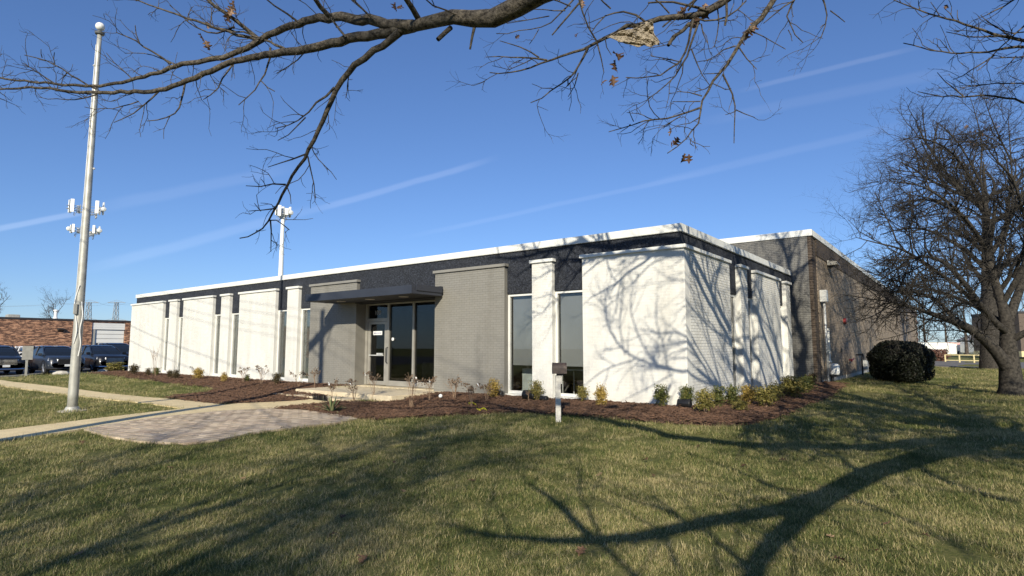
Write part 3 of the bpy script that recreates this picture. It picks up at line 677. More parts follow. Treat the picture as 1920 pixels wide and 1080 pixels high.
# brown bays between control joints, dark band above
ys = [YB + .86, 36.0, 47.5, 59.0, 70.5, 82.0]
for a, b in zip(ys[:-1], ys[1:]):
    MB().box(WX - .3, WX - .01, a, b - .03, .35, 5.05).build('brick_bay', 'rear_brown', ware)
    MB().box(WX - .3, WX - .012, a, b - .03, -.1, .345).build('foundation', 'kerb', ware)
MB().box(WX - .3, WX + .012, YB + .86, 82.0, 5.052, 5.70).build('brick_band', 'rear_dark', ware)
qb = MB(); z = .1
MB().box(WX - .3, WX - .01, 82.0, WE, -.1, 5.70).build('end_pier', 'rear_brown', ware)
while z < 5.6:
    qb.box(WX - .2, WX + .06, 82.02, WE - .02, z, z + .35); z += .7
qb.build('pier_blocks', simple('dark_red_brick', (.10, .05, .04), .8), ware)
MB().box(-36, WX - .31, YB + .31, WE, 5.3, 5.5).build('roof', 'roof', ware)
MB().box(-36, WX - .31, YB + .305, YB + .5, 0, 5.3).build('inner_wall', 'dark_room', ware)
wl = MB(); wl.box(WX + .013, WX + .10, 26.8, 27.15, 4.93, 5.06); wl.prism([(WX + .02, 4.92), (WX + .42, 4.92), (WX + .36, 5.05), (WX + .02, 5.12)], 'y', 26.75, 27.2); wl.build('wall_lamp', 'paint_grey', ware)
MB().prism([(WX + .02, 4.78), (WX + .2, 4.85), (WX + .2, 4.918), (WX + .02, 4.918)], 'y', 26.9, 27.05).build('lamp_bracket', 'black', ware)
MB().lathe([(.01, 0), (.14, 0), (.14, .10), (.08, .12), (.01, .12)], (WX - .01, 30.3, 2.75), 14, 'x').build('fire_bell', 'red', ware, smooth=False)
MB().box(WX - .009, WX + .03, 29.0, 29.2, 1.35, 1.52).build('outlet_box', 'black', ware)
sm = thing('service_mast', (WX + .12, 25.0, .1), 'white electrical service mast with box on top beside brown brick corner', 'electrical mast')
MB().tube([(WX + .12, 25.0, .05), (WX + .12, 25.0, 3.35)], .045, 10).build('conduit', 'galv', sm, smooth=True)
MB().box(WX + .0, WX + .24, 24.83, 25.17, 3.3, 3.75).build('junction_box', 'galv', sm, bevel=.015)
MB().tube([(WX + .10, 25.55, 1.05), (WX + .10, 25.55, 2.3)], .06, 10).box(WX + .02, WX + .18, 25.46, 25.64, 1.0, 1.06).build('side_conduit', 'antenna', sm)
MB().lathe([(.001, .0), (.19, .02), (.20, .10), (.20, .36), (.14, .43), (.001, .44)], (WX + .24, 25.55, .52), 16).build('meter_cover', 'antenna', sm, smooth=True)
MB().tube([(WX + .16, 25.5, .0), (WX + .18, 25.52, .5)], .06, 8).box(WX + .05, WX + .33, 25.38, 25.72, .46, .52).build('meter_bracket', 'black', sm)
gm = thing('gas_meter', (WX + .35, 33.4, .1), 'small grey gas meter with pipes on brown warehouse wall behind round bush', 'gas meter')
MB().box(WX + .2, WX + .5, 33.1, 33.5, .5, .95).build('meter_body', 'galv', gm, bevel=.04)
MB().tube([(WX + .3, 33.0, .0), (WX + .3, 33.0, 1.1), (WX + .3, 33.25, 1.25), (WX + .3, 33.3, .9)], .035, 8).tube([(WX + .3, 33.45, .9), (WX + .3, 33.5, 1.2), (WX, 33.7, 1.2)], .035, 8).build('pipes', 'black', gm)
MB().tube([(WX, 31.2, 1.0), (WX + .14, 31.2, 1.0), (WX + .14, 30.9, .95), (WX + .14, 31.6, 1.05)], .035, 8).build('hose_valve', 'red', ware)

# ------------------------------------------------------------------ brick building across the car park
far_b = thing('brick_building', (-77, 20, 0), 'long low orange brick building with white garage door beyond the parked cars', 'building')
DY0, DY1 = 23.5, 26.75
MB().box(-77.4, -77, -30, DY0 - .02, 0, 4.42).build('wall', 'far_brick', far_b)
MB().box(-77.4, -77, DY1 + .02, 60, 0, 4.42).build('wall', 'far_brick', far_b)
MB().box(-77.38, -77.02, DY0 - .019, DY1 + .019, 4.30, 4.419).build('lintel', 'far_brick', far_b)
MB().box(-77.45, -76.94, -30, 60, 4.421, 4.60).build('roof_edge', 'coping_brown', far_b)
MB().box(-92, -77.41, -30, 60, 4.0, 4.3).build('roof', 'roof', far_b)
gd = MB().box(-77.30, -77.24, DY0 + .35, DY1, 0, 3.5).build('garage_door', 'white_metal', far_b)
for k in range(7): MB().box(-77.239, -77.21, DY0 + .36, DY1 - .01, .02 + k * .5, .49 + k * .5).build('panel', 'white_metal', gd, bevel=.015)
hd_ = MB().box(-77.30, -77.1, DY0, DY1, 3.52, 4.28).build('door_header', 'white_metal', far_b)
for k in range(3): MB().box(-77.099, -77.08, DY0 + .02, DY1 - .02, 3.54 + k * .25, 3.76 + k * .25).build('header_board', 'white_metal', hd_)
MB().box(-77.35, -77.1, DY0, DY0 + .34, 0, 3.51).build('door_jamb', 'paint_grey', far_b)
MB().box(-77.5, -77.45, DY0, DY1, 0, 4.3).build('door_backing', 'dark_room', far_b)
MB().lathe([(.16, 4.3), (.16, 5.45), (.24, 5.5), (.24, 5.62), (.05, 5.66)], (-79, 20.6, 0), 12).lathe([(.34, 4.3), (.2, 4.8), (.05, 4.85)], (-79, 20.6, 0), 12).build('vent_pipe', 'antenna', far_b, smooth=False)
MB().box(-80.4, -79.2, 16.6, 17.6, 4.3, 4.98).build('roof_unit', 'paint_grey', far_b, bevel=.05)
wp = MB(); wp.box(-76.99, -76.8, 20.3, 20.9, 3.35, 3.55).prism([(-76.99, 3.2), (-76.6, 3.45), (-76.6, 3.5), (-76.99, 3.6)], 'y', 20.35, 20.85); wp.build('wall_lamp', 'coping_brown', far_b)

# ------------------------------------------------------------------ cars
def make_suv(label, pos, paint, scale=(1, 1, 1), grille='black', group='cars parked in the lot', name='parked_car', fog=True):
    """heading +X; pos = centre of the front bumper on the ground"""
    X0, Y0, Z0 = pos; sx, sy, sz = scale
    root = thing(name, pos, label, 'car', group)
    def T(p): return (X0 + p[0] * sx, Y0 + p[1] * sy, Z0 + p[2] * sz)
    def mk(verts, faces): m = MB(); m.add([T(p) for p in verts], faces); return m
    st = [(0.0, .66, .44, .72), (-.07, .82, .30, .90), (-.28, .90, .25, .99), (-.62, .925, .23, 1.03), (-1.0, .93, .22, 1.07), (-1.4, .93, .22, 1.10), (-2.4, .93, .22, 1.11), (-3.4, .93, .22, 1.13), (-4.1, .915, .23, 1.13), (-4.45, .88, .28, 1.10), (-4.6, .78, .45, .98)]
    vs = []; n = 12
    for (x, hw, zb, zt) in st:
        sec = [(-.80 * hw, zb), (-.97 * hw, zb + .07), (-hw, zb + .22), (-hw * 1.005, zt - .32), (-.965 * hw, zt - .08), (-.80 * hw, zt), (.80 * hw, zt), (.965 * hw, zt - .08), (hw * 1.005, zt - .32), (hw, zb + .22), (.97 * hw, zb + .07), (.80 * hw, zb)]
        vs += [(x, a, b) for a, b in sec]
    fs = [(i * n + j, i * n + (j + 1) % n, (i + 1) * n + (j + 1) % n, (i + 1) * n + j) for i in range(len(st) - 1) for j in range(n)] + [tuple(range(n)), tuple((len(st) - 1) * n + j for j in range(n - 1, -1, -1))]
    body = mk(vs, fs).build('body', paint, root, smooth=True)
    # greenhouse: dark glass volume, painted roof and pillars
    rings = [(1.06, -1.12, -4.48, .87), (1.28, -1.55, -4.34, .81), (1.49, -2.02, -4.05, .72), (1.59, -2.35, -3.80, .64)]
    gv = []
    for z, xf, xr, hw in rings:
        gv += [(xf, -hw * .86, z), (xf - .12, -hw, z), (xr + .18, -hw, z), (xr, -hw * .85, z), (xr, hw * .85, z), (xr + .18, hw, z), (xf - .12, hw, z), (xf, hw * .86, z)]
    gf = [(i * 8 + j, i * 8 + (j + 1) % 8, (i + 1) * 8 + (j + 1) % 8, (i + 1) * 8 + j) for i in range(3) for j in range(8)] + [tuple(range(24, 32))]
    mk(gv, gf).build('window', 'carglass', root)
    rv = []
    for z, xf, xr, hw in [(1.565, -2.18, -4.02, .69), (1.62, -2.40, -3.85, .64), (1.665, -2.75, -3.55, .48)]:
        rv += [(xf, -hw * .8, z), (xf - .2, -hw, z), (xr + .15, -hw, z), (xr, -hw * .85, z), (xr, hw * .85, z), (xr + .15, hw, z), (xf - .2, hw, z), (xf, hw * .8, z)]
    rf = [(i * 8 + j, i * 8 + (j + 1) % 8, (i + 1) * 8 + (j + 1) % 8, (i + 1) * 8 + j) for i in range(2) for j in range(8)] + [tuple(range(16, 24)), tuple(range(7, -1, -1))]
    mk(rv, rf).build('roof', paint, root, smooth=False)
    for s in (-1, 1):
        for pts, r in [(((-1.25, s * .80, 1.07), (-1.70, s * .775, 1.33), (-2.22, s * .665, 1.62)), .045), (((-2.75, s * .87, 1.1), (-2.85, s * .80, 1.33), (-2.95, s * .69, 1.62)), .04), (((-4.15, s * .85, 1.1), (-4.08, s * .78, 1.35), (-3.95, s * .69, 1.62)), .075)]:
            MB().tube([T(p) for p in pts], r, 6).build('pillar', paint, root)
        for wx in (-.92, -3.62):
            c = T((wx, s * .80, .36)); rr = .36
            w = MB().lathe([(.20, -.11), (rr * .93, -.11), (rr, -.07), (rr, .07), (rr * .93, .11), (.20, .11)], c, 22, 'y').build('wheel', 'rubber', root)
            rm = MB().lathe([(.02, s * .10 - .01), (.25, s * .095 - .01), (.25, s * .095 + .01), (.02, s * .10 + .01)], c, 20, 'y')
            for k in range(5):
                a = 2 * math.pi * k / 5 + .3
                rm.tube([(c[0], c[1] + s * .115, c[2]), (c[0] + .24 * math.cos(a), c[1] + s * .112, c[2] + .24 * math.sin(a))], .03, 4)
            rm.build('rim', 'rim', w)
            ar = MB(); ar.tube([T((wx + .43 * math.cos(a), s * .905, .36 + .43 * math.sin(a))) for a in np.linspace(-.15, math.pi + .15, 12)], .045, 5); ar.build('arch_trim', 'black', root)
        mr = mk([(-1.45 + a * .09, s * (.98 + b * .10), 1.14 + c * .075) for a in (-1, 1) for b in (-1, 1) for c in (-1, 1)], [(0, 1, 3, 2), (4, 6, 7, 5), (0, 4, 5, 1), (2, 3, 7, 6), (0, 2, 6, 4), (1, 5, 7, 3)]); mr.build('mirror', paint, root, bevel=.03)
        hl = MB(); hl.add([T(p) for p in [(-.015, s * .50, .76), (-.03, s * .48, .87), (-.30, s * .865, .93), (-.26, s * .905, .80), (-.10, s * .50, .76), (-.12, s * .48, .87), (-.40, s * .78, .93), (-.36, s * .80, .80)]], [(0, 1, 2, 3), (4, 7, 6, 5), (0, 4, 5, 1), (1, 5, 6, 2), (2, 6, 7, 3), (3, 7, 4, 0)]); hl.build('headlight', 'lamp_lens', root)
        if fog:
            c = T((-.06, s * .62, .47)); MB().lathe([(.01, .05), (.075, .04), (.085, -.05), (.01, -.06)], c, 12, 'x').build('fog_lamp', 'lamp_lens', root)
        MB().add([T(p) for p in [(-1.3, s * .935, .22), (-3.25, s * .935, .22), (-3.25, s * .95, .33), (-1.3, s * .95, .33), (-1.3, s * .86, .22), (-3.25, s * .86, .22), (-3.25, s * .86, .33), (-1.3, s * .86, .33)]], [(0, 1, 2, 3), (4, 7, 6, 5), (0, 4, 5, 1), (1, 5, 6, 2), (2, 6, 7, 3), (3, 7, 4, 0)]).build('sill_trim', 'black', root)
    gr = MB()
    for k in range(4):
        z = .58 + k * .075; gr.box(*[X0 - .05, X0 + .015 + .0 * k], Y0 - .46 * sy, Y0 + .46 * sy, Z0 + z * sz, Z0 + (z + .045) * sz)
    gr.build('grille', grille, root)
    MB().box(X0 - .06, X0 + .004, Y0 - .48 * sy, Y0 + .48 * sy, Z0 + .56 * sz, Z0 + .88 * sz).build('grille_backing', 'black', root)
    MB().box(X0 - .04, X0 + .035, Y0 - .16, Y0 + .16, Z0 + .45, Z0 + .57).build('licence_plate', 'plate', root)
    bm_ = MB(); bm_.tube([T(p) for p in [(-.32, -.90, .36), (-.08, -.80, .34), (.02, -.5, .33), (.03, .5, .33), (-.08, .80, .34), (-.32, .90, .36)]], .05, 6); bm_.build('bumper_trim', 'black' if grille == 'black' else 'chrome', root)
    return root
make_suv('dark SUV with chrome bars on its nose, leftmost of the parked cars', (-42.2, 8.95, .02), car_paint('paint_dark_blue', (.012, .014, .02)), (1, 1, 1), 'chrome')
make_suv('dark blue grey hatchback SUV parked right behind the grey square sign', (-41.0, 11.45, .02), car_paint('paint_blue_grey', (.022, .028, .040)), (.98, 1, .99), 'black')
make_suv('black SUV with wide silver grille parked just right of the flagpole', (-42.6, 14.35, .02), car_paint('paint_black', (.010, .011, .014)), (1.05, 1.03, 1.02), 'chrome')
make_suv('black boxy SUV half hidden behind the left end of the white office', (-47.0, 16.75, .02), car_paint('paint_black_two', (.008, .008, .009)), (1.08, 1.05, 1.12), 'black', fog=False)
make_suv('white car in the second row behind the grey square sign', (-54.5, 13.6, .02), car_paint('paint_white', (.72, .72, .72)), (1, 1, .98), 'black')
# kerb stones and wheel stops at the lot edge
kb = MB()
KP = [(-38.6, 7.75), (-40.2, 9.2), (-42.0, 10.6), (-41.5, 12.6), (-41.6, 14.6), (-38.8, 16), (-38.8, 22)]
for k, (a, b) in enumerate(zip(KP[:-1], KP[1:])):
    a = np.array(a); b = np.array(b); t = (b - a) / np.linalg.norm(b - a); nn = np.array([-t[1], t[0]]) * .08
    q = [a + nn, b + nn, b - nn, a - nn]
    kb.add([(p[0], p[1], -.05) for p in q] + [(p[0], p[1], .10 + .002 * (k % 2)) for p in q], [(0, 1, 2, 3), (4, 5, 6, 7), (0, 1, 5, 4), (1, 2, 6, 5), (2, 3, 7, 6), (3, 0, 4, 7)])
struct(kb.build('kerb', 'kerb', None))
for k, (px, py, w, lab) in enumerate([(114, 703, .9, 'pale flat stone at the lot edge, nearest the grey square sign'), (192, 699, .6, 'small pinkish stone at the lot edge between two shrubs'), (135, 701, .8, 'pale flat stone at the lot edge beside the flagpole')]):
    p = G(px, py); m = MB(); m.lathe([(.01, 0), (w * .45, .0), (w * .5, .08), (w * .35, .2), (.01, .24)], (0, 0, 0), 9)
    m.v = [(p[0] + x * (.55 + .2 * math.sin(3 * y)), p[1] + y, p[2] + z * (1 + .3 * x)) for x, y, z in m.v]
    tag(m.build('landscape_stone', 'kerb', None), lab, 'stone', 'stones at the lot edge')

# ------------------------------------------------------------------ sign, flagpole, mailbox, towers
p = G(48, 706); sg = thing('sign_post', p, 'back of a grey square sign on a post beside the lot', 'sign')
t2 = np.array([.25, .97, 0]); t2 /= np.linalg.norm(t2)
MB().box(p[0] - .03, p[0] + .03, p[1] - .045, p[1] + .045, p[2], p[2] + 1.62).build('post', 'paint_grey', sg)
s_ = MB().box(p[0] + .031, p[0] + .05, p[1] - .235, p[1] + .235, p[2] + .88, p[2] + 1.62).build('sign_panel', 'paint_grey', sg, bevel=.008)

p = G(135, 771); fp = thing('flagpole', p, 'tall bare aluminium flagpole with a ball on top, standing in the lawn', 'flagpole')
fx, fy, fz = p; FH = float(atd(186, 66, float(p.dot(HF)))[2] - fz)
def fr_(z): return .108 - (.108 - .052) * (z / FH) ** 1.1
MB().lathe([(fr_(z), z) for z in np.linspace(.0, FH, 24)], (fx, fy, fz), 24).build('pole', 'steel', fp, smooth=True)
MB().lathe([(.01, -.02), (.165, -.02), (.17, .03), (.15, .06), (.128, .10), (.121, .11)], (fx, fy, fz), 24).build('base_collar', 'steel', fp, smooth=False)
MB().lathe([(.01, -.05), (.30, -.05), (.30, .02), (.01, .025)], (fx, fy, fz), 20).build('footing', 'kerb', fp)
MB().lathe([(.05, FH), (.10, FH + .02), (.11, FH + .07), (.05, FH + .09), (.025, FH + .13)], (fx, fy, fz), 16).build('truck', simple('truck_grey', (.12, .13, .14), .5), fp)
MB().lathe([(.001, FH + .12)] + [(.105 * math.sin(a), FH + .225 - .105 * math.cos(a)) for a in np.linspace(.15, 3.0, 12)] + [(.001, FH + .331)], (fx, fy, fz), 20).build('ball', 'antenna', fp, smooth=True)
rp = MB(); f_dir = np.array([.79, -.15]);
rope = [(fx + RT[0] * .13 + RT[0] * .02 * math.sin(z * 9) - HF[0] * .09, fy + RT[1] * .13 + RT[1] * .02 * math.sin(z * 9) - HF[1] * .09, fz + z) for z in np.linspace(1.3, 2.6, 22)]
rp.tube(rope, .012, 5)
rp.tube([(fx - HF[0] * (fr_(z) + .012) + RT[0] * .05 * math.sin(a), fy - HF[1] * (fr_(z) + .012) + RT[1] * .05 * math.sin(a), fz + z) for z, a in zip(np.linspace(1.6, 3.0, 16), np.linspace(0, 7, 16))], .012, 5)
rp.tube([(fx - RT[0] * (fr_(z) + .02), fy - RT[1] * (fr_(z) + .02), fz + z) for z in np.linspace(2.4, FH - .25, 30)], .006, 4)
rp.build('halyard', 'antenna', fp)
MB().box(fx - HF[0] * .14 - .03, fx - HF[0] * .14 + .03, fy - HF[1] * .14 - .03, fy - HF[1] * .14 + .03, fz + 2.30, fz + 2.55).build('cleat', 'steel', fp)
for zz, sgn in ((FH - .8, -1), (FH * .63, 1)):
    MB().lathe([(.001, -.03), (.03, 0), (.001, .03)], (fx + RT[0] * sgn * (fr_(zz) + .03), fy + RT[1] * sgn * (fr_(zz) + .03), fz + zz), 8).build('snap_hook', 'antenna', fp)

p = G(1047, 791); mbx = thing('mailbox', p, 'rusty brown mailbox on a weathered white post at the lawn edge', 'mailbox')
def rl(r_, d_, z_): return tuple(np.array(p) + RT * r_ + HF * d_ + np.array([0, 0, z_]))
def rbox(r0, r1, d0, d1, z0, z1): return MB().add([rl(r0, d0, z0), rl(r1, d0, z0), rl(r1, d1, z0), rl(r0, d1, z0), rl(r0, d0, z1), rl(r1, d0, z1), rl(r1, d1, z1), rl(r0, d1, z1)], [(0, 3, 2, 1), (4, 5, 6, 7), (0, 1, 5, 4), (1, 2, 6, 5), (2, 3, 7, 6), (3, 0, 4, 7)])
rbox(-.055, .05, -.05, .05, -.05, .94).build('post', 'wood_post', mbx, bevel=.006)
rbox(.052, .075, -.04, .04, .77, .94).build('post_cleat', 'wood_post', mbx)
rbox(-.03, .12, -.06, .06, .942, .975).build('bracket', 'rust', mbx)
prof = [(-.13, 0)] + [(-.13 + .0, .11)] + [(-.13 * math.cos(a), .11 + .11 * math.sin(a)) for a in np.linspace(.2, math.pi - .2, 9)] + [(.13, .11), (.13, 0)]
# barrel lies across the view, door to the left
bmb = MB(); nP = len(prof)
vs = [rl(-.10 + (.0), q[0], .978 + q[1]) for q in prof] + [rl(.17, q[0], .978 + q[1]) for q in prof]
bmb.add(vs, [tuple(range(nP)), tuple(range(2 * nP - 1, nP - 1, -1))] + [(i, (i + 1) % nP, nP + (i + 1) % nP, nP + i) for i in range(nP)]).build('box', 'rust', mbx)
dmb = MB(); vs = [rl(-.115, q[0] * 1.06, .972 + q[1] * 1.05) for q in prof] + [rl(-.101, q[0] * 1.06, .972 + q[1] * 1.05) for q in prof]
dmb.add(vs, [tuple(range(nP)), tuple(range(2 * nP - 1, nP - 1, -1))] + [(i, (i + 1) % nP, nP + (i + 1) % nP, nP + i) for i in range(nP)]).build('door', 'rust', mbx)

def cell_tower(px, D, ytop, label, big):
    b = atd(px, 650, D); b = np.array([b[0], b[1], 0.0]); t = thing('cell_tower', b, label, 'cell tower', 'cell towers')
    H = atd(px, ytop, D)[2]
    x, y = b[0], b[1]; s = 1.0
    pm = MB().lathe([(.75, 0), (.62, H * .45), (.60, H * .451), (.50, H * .72), (.47, H * .721), (.40, H)], (x, y, 0), 14); pm.build('mast', 'antenna', t, smooth=False)
    def platform(zc, rad, npan, ph, pw, dish):
        fr = MB(); pts = []
        for k in range(3):
            a = 2 * math.pi * k / 3 + .5; pts.append((x + rad * math.cos(a), y + rad * math.sin(a), zc))
        for k in range(3):
            a, c = np.array(pts[k]), np.array(pts[(k + 1) % 3])
            fr.tube([a, c], .10, 5); fr.tube([a + [0, 0, .8], c + [0, 0, .8]], .07, 5); fr.tube([(x, y, zc), (a + c) / 2], .12, 5); fr.tube([(x, y, zc - 1.4), (a + c) / 2], .07, 5)
            for j in range(4): q = a + (c - a) * (j + .5) / 4; fr.tube([q + [0, 0, -.6], q + [0, 0, 1.3]], .06, 4)
            q = (a * .3 + c * .7); fr.tube([q + np.array([.5 * math.cos(w), .0, -.9 - .5 * math.sin(w)]) for w in np.linspace(0, math.pi * 2, 9)], .06, 4)
        fr.build('platform', 'lattice', t)
        for k in range(3):
            a, c = np.array(pts[k]), np.array(pts[(k + 1) % 3]); d = (c - a) / np.linalg.norm(c - a); nn = np.array([d[1], -d[0], 0])
            for j in range(npan):
                q = a + (c - a) * (j + .5) / npan + nn * .35; h = ph * (1 if j % 2 == 0 else .62); w = pw
                V = []
                for zz in (-.35 * h, .65 * h):
                    for u, v in ((-1, -1), (1, -1), (1, 1), (-1, 1)): V.append(q + d * u * w / 2 + nn * v * .11 + np.array([0, 0, zz + .3]))
                MB().add(V, [(0, 3, 2, 1), (4, 5, 6, 7), (0, 1, 5, 4), (1, 2, 6, 5), (2, 3, 7, 6), (3, 0, 4, 7)]).build('antenna_panel', 'antenna', t)
        for k in range(dish):
            q = np.array(pts[k]) + np.array([.3, 0, .4]); MB().lathe([(.01, .3), (.5, .2), (.6, 0), (.5, -.05), (.01, -.1)], q, 12, 'x').build('dish', 'antenna', t)
    if big:
        platform(H - 2.6, 4.6, 3, 3.3, .8, 1); platform(H - 8.2, 3.8, 3, 2.1, .55, 3)
        ld = MB()
        for zz in np.arange(2, H - 3, 1.2): ld.box(x - 1.15, x - .75, y - .9, y - .8, zz, zz + .12)
        ld.tube([(x - 1.1, y - .85, 1), (x - 1.1, y - .85, H - 2)], .07, 4); ld.build('ladder', 'lattice', t)
    else:
        platform(H - 1.9, 1.9, 2, 2.6, .75, 1)
    return t
cell_tower(146, 150, 378, 'white cell tower with two antenna platforms behind the flagpole', True)
cell_tower(521, 140, 388, 'slim white cell tower rising above the office roof under the drooping branch', False)

def pylon(px, D, ytop, label):
    b = atd(px, 650, D); x, y = b[0], b[1]; t = thing('transmission_tower', (x, y, 0), label, 'pylon', 'pylons on the horizon')
    H = atd(px, ytop, D)[2]; m = MB()
    u = RT; lev = np.linspace(0, 1, 9)
    def hw(f): return 1.5 * (1 - f) ** 1.2 + .9
    C = []
    for f in lev:
        w = hw(f); C.append([np.array([x, y, H * f]) + u * a * w + HF * b_ * w for a, b_ in ((-1, -1), (1, -1), (1, 1), (-1, 1))])
    for i in range(8):
        for k in range(4):
            m.tube([C[i][k], C[i + 1][k]], .17, 4); m.tube([C[i][k], C[i + 1][(k + 1) % 4]], .09, 3); m.tube([C[i][(k + 1) % 4], C[i + 1][k]], .09, 3); m.tube([C[i][k], C[i][(k + 1) % 4]], .09, 3)
    m.build('lattice', 'lattice', t)
    ends = []
    for f, L in ((.98, 6.5), (.60, 8.5), (.22, 7.5)):
        z = H * f; c = np.array([x, y, z])
        am = MB(); am.tube([c - u * L, c + [0, 0, .5], c + u * L], .16, 4); am.tube([c - u * L, c + [0, 0, 2.0], c + u * L], .10, 4); am.build('crossarm', 'lattice', t); ends += [c - u * L, c + u * L]
    return ends
e1 = pylon(161, 380, 566, 'lattice power pylon just right of the flagpole')
e2 = pylon(213, 420, 566, 'lattice power pylon nearest the white office')
far1 = [q + np.array([-260, -60, 6]) for q in e1]
pw = MB()
for a, b, c in zip(far1, e1, e2):
    for s, e in ((a, b), (b, c), (c, c + (c - b) * 3.0)):
        pw.tube([s + (e - s) * w - np.array([0, 0, 4 * 4 * w * (1 - w) * .5]) for w in np.linspace(0, 1, 9)], .05, 3)
tag(pw.build('power_line', 'lattice', None), 'thin power lines strung between the distant pylons', 'power line')

# utility pole on the street side (out of frame to the left): its shadow falls on the grey wall
up = thing('utility_pole', (-8.89, -4.0, 0), 'wooden utility pole with double crossarm whose shadow falls on the grey wall', 'utility pole')
UX, UY = -8.89, -4.0
MB().lathe([(.17, 0), (.15, 6), (.12, 12.4), (.01, 12.42)], (UX, UY, 0), 14).build('pole', 'pole_wood', up, smooth=False)
ad = np.array([.56, 1.88, 0]); ad /= np.linalg.norm(ad)
cA = np.array([UX, UY, 11.55]); wd0 = np.array([ad[1], -ad[0], 0])
am = MB(); am.tube([cA - ad * 1.15 + wd0 * .14, cA + ad * 1.0 + wd0 * .14], .10, 6); am.tube([cA - ad * 1.15 - wd0 * .14, cA + ad * 1.0 - wd0 * .14], .10, 6); am.tube([cA - ad * .9, cA - [0, 0, .9]], .03, 4); am.tube([cA + ad * .9, cA - [0, 0, .9]], .03, 4); am.build('crossarm', 'pole_wood', up)
wd = np.array([ad[1], -ad[0], 0])
for k, s in enumerate((-.95, -.4, .4, .95)):
    MB().lathe([(.03, 0), (.06, .05), (.03, .1), (.05, .14), (.01, .2)], cA + ad * s + np.array([0, 0, .08]), 8).build('insulator', 'antenna', up)
uw = MB()
for s, z, r in ((-.95, .25, .011), (-.4, .25, .011), (.4, .25, .011), (.95, .25, .011), (.0, -1.9, .016), (.0, -2.7, .014), (0, -4.2, .018)):
    for sg_ in (-1, 1):
        a = cA + ad * s + np.array([0, 0, z]); e = a + wd * sg_ * 42
        uw.tube([a + (e - a) * w - np.array([0, 0, 1.0 * 4 * w * (1 - w)]) for w in np.linspace(0, 1, 14)], r, 4)
tag(uw.build('overhead_wire', 'black', None), 'overhead street wires whose faint shadows cross the white and grey walls', 'wire')

# ------------------------------------------------------------------ trees
def tubes(name, polys, mat, parent=None, sides=(3, 5, 8), cuts=(.008, .03), smooth=True):
    """many tapered tubes in one mesh; polys = [(points, radii)]"""
    groups = {}
    for P, r in polys:
        rm = r[0]; n = sides[0] if rm < cuts[0] else (sides[1] if rm < cuts[1] else sides[2])
        groups.setdefault((len(P), n), []).append((P, r))
    VV, FF = [], []; off = 0
    o0 = np.array(ROOT.get(parent.name, (0, 0, 0)) if parent else (0, 0, 0))
    for (k, n), L in groups.items():
        P = np.array([p for p, _ in L], float); Rr = np.array([r for _, r in L], float)
        T = np.gradient(P, axis=1); T /= np.linalg.norm(T, axis=2, keepdims=True) + 1e-9
        T0 = P[:, -1] - P[:, 0]; T0 /= np.linalg.norm(T0, axis=1, keepdims=True) + 1e-9
        ref = np.where(np.abs(T0[:, 2:3]) < .8, np.array([[0, 0, 1.0]]), np.array([[1.0, 0, 0]]))[:, None, :]
        U = np.cross(T, np.broadcast_to(ref, T.shape)); U /= np.linalg.norm(U, axis=2, keepdims=True) + 1e-9; W = np.cross(T, U)
        a = np.arange(n) * 2 * np.pi / n
        V = P[:, :, None, :] + (U[:, :, None, :] * np.cos(a)[None, None, :, None] + W[:, :, None, :] * np.sin(a)[None, None, :, None]) * Rr[:, :, None, None]
        N = len(L); V = V.reshape(-1, 3)
        i = np.arange(N)[:, None, None] * k * n + np.arange(k - 1)[None, :, None] * n; j = np.arange(n)[None, None, :]; j2 = (j + 1) % n
        F = np.stack([i + j, i + j2, i + n + j2, i + n + j], -1).reshape(-1, 4) + off
        VV.append(V); FF.append(F); off += len(V)
    V = np.concatenate(VV) - o0; F = np.concatenate(FF)
    me = bpy.data.meshes.new(name); me.vertices.add(len(V)); me.vertices.foreach_set('co', V.astype(np.float32).ravel())
    me.loops.add(F.size); me.loops.foreach_set('vertex_index', F.astype(np.int32).ravel()); me.polygons.add(len(F))
    me.polygons.foreach_set('loop_start', (np.arange(len(F)) * 4).astype(np.int32)); me.polygons.foreach_set('loop_total', np.full(len(F), 4, np.int32))
    me.update(calc_edges=True)
    if smooth: me.shade_smooth()
    me.materials.append(M[mat]); o = bpy.data.objects.new(name, me); COL.objects.link(o)
    if parent: o.parent = parent; ROOT[o.name] = tuple(o0)
    return o
def unit(v): return v / (np.linalg.norm(v) + 1e-9)
def perp(d, rng):
    a = rng.normal(size=3); a -= d * a.dot(d); return unit(a)
def densify(P, r, step):
    P = np.array(P, float); r = np.array(r, float); s = np.r_[0, np.cumsum(np.linalg.norm(np.diff(P, axis=0), axis=1))]
    n = max(3, int(s[-1] / step) + 1); t = np.linspace(0, s[-1], n)
    # Catmull-Rom like smoothing by averaging a linear and a blurred path
    Q = np.stack([np.interp(t, s, P[:, i]) for i in range(3)], 1); rr = np.interp(t, s, r)
    for _ in range(2): Q[1:-1] = (Q[:-2] + 2 * Q[1:-1] + Q[2:]) / 4
    return Q, rr
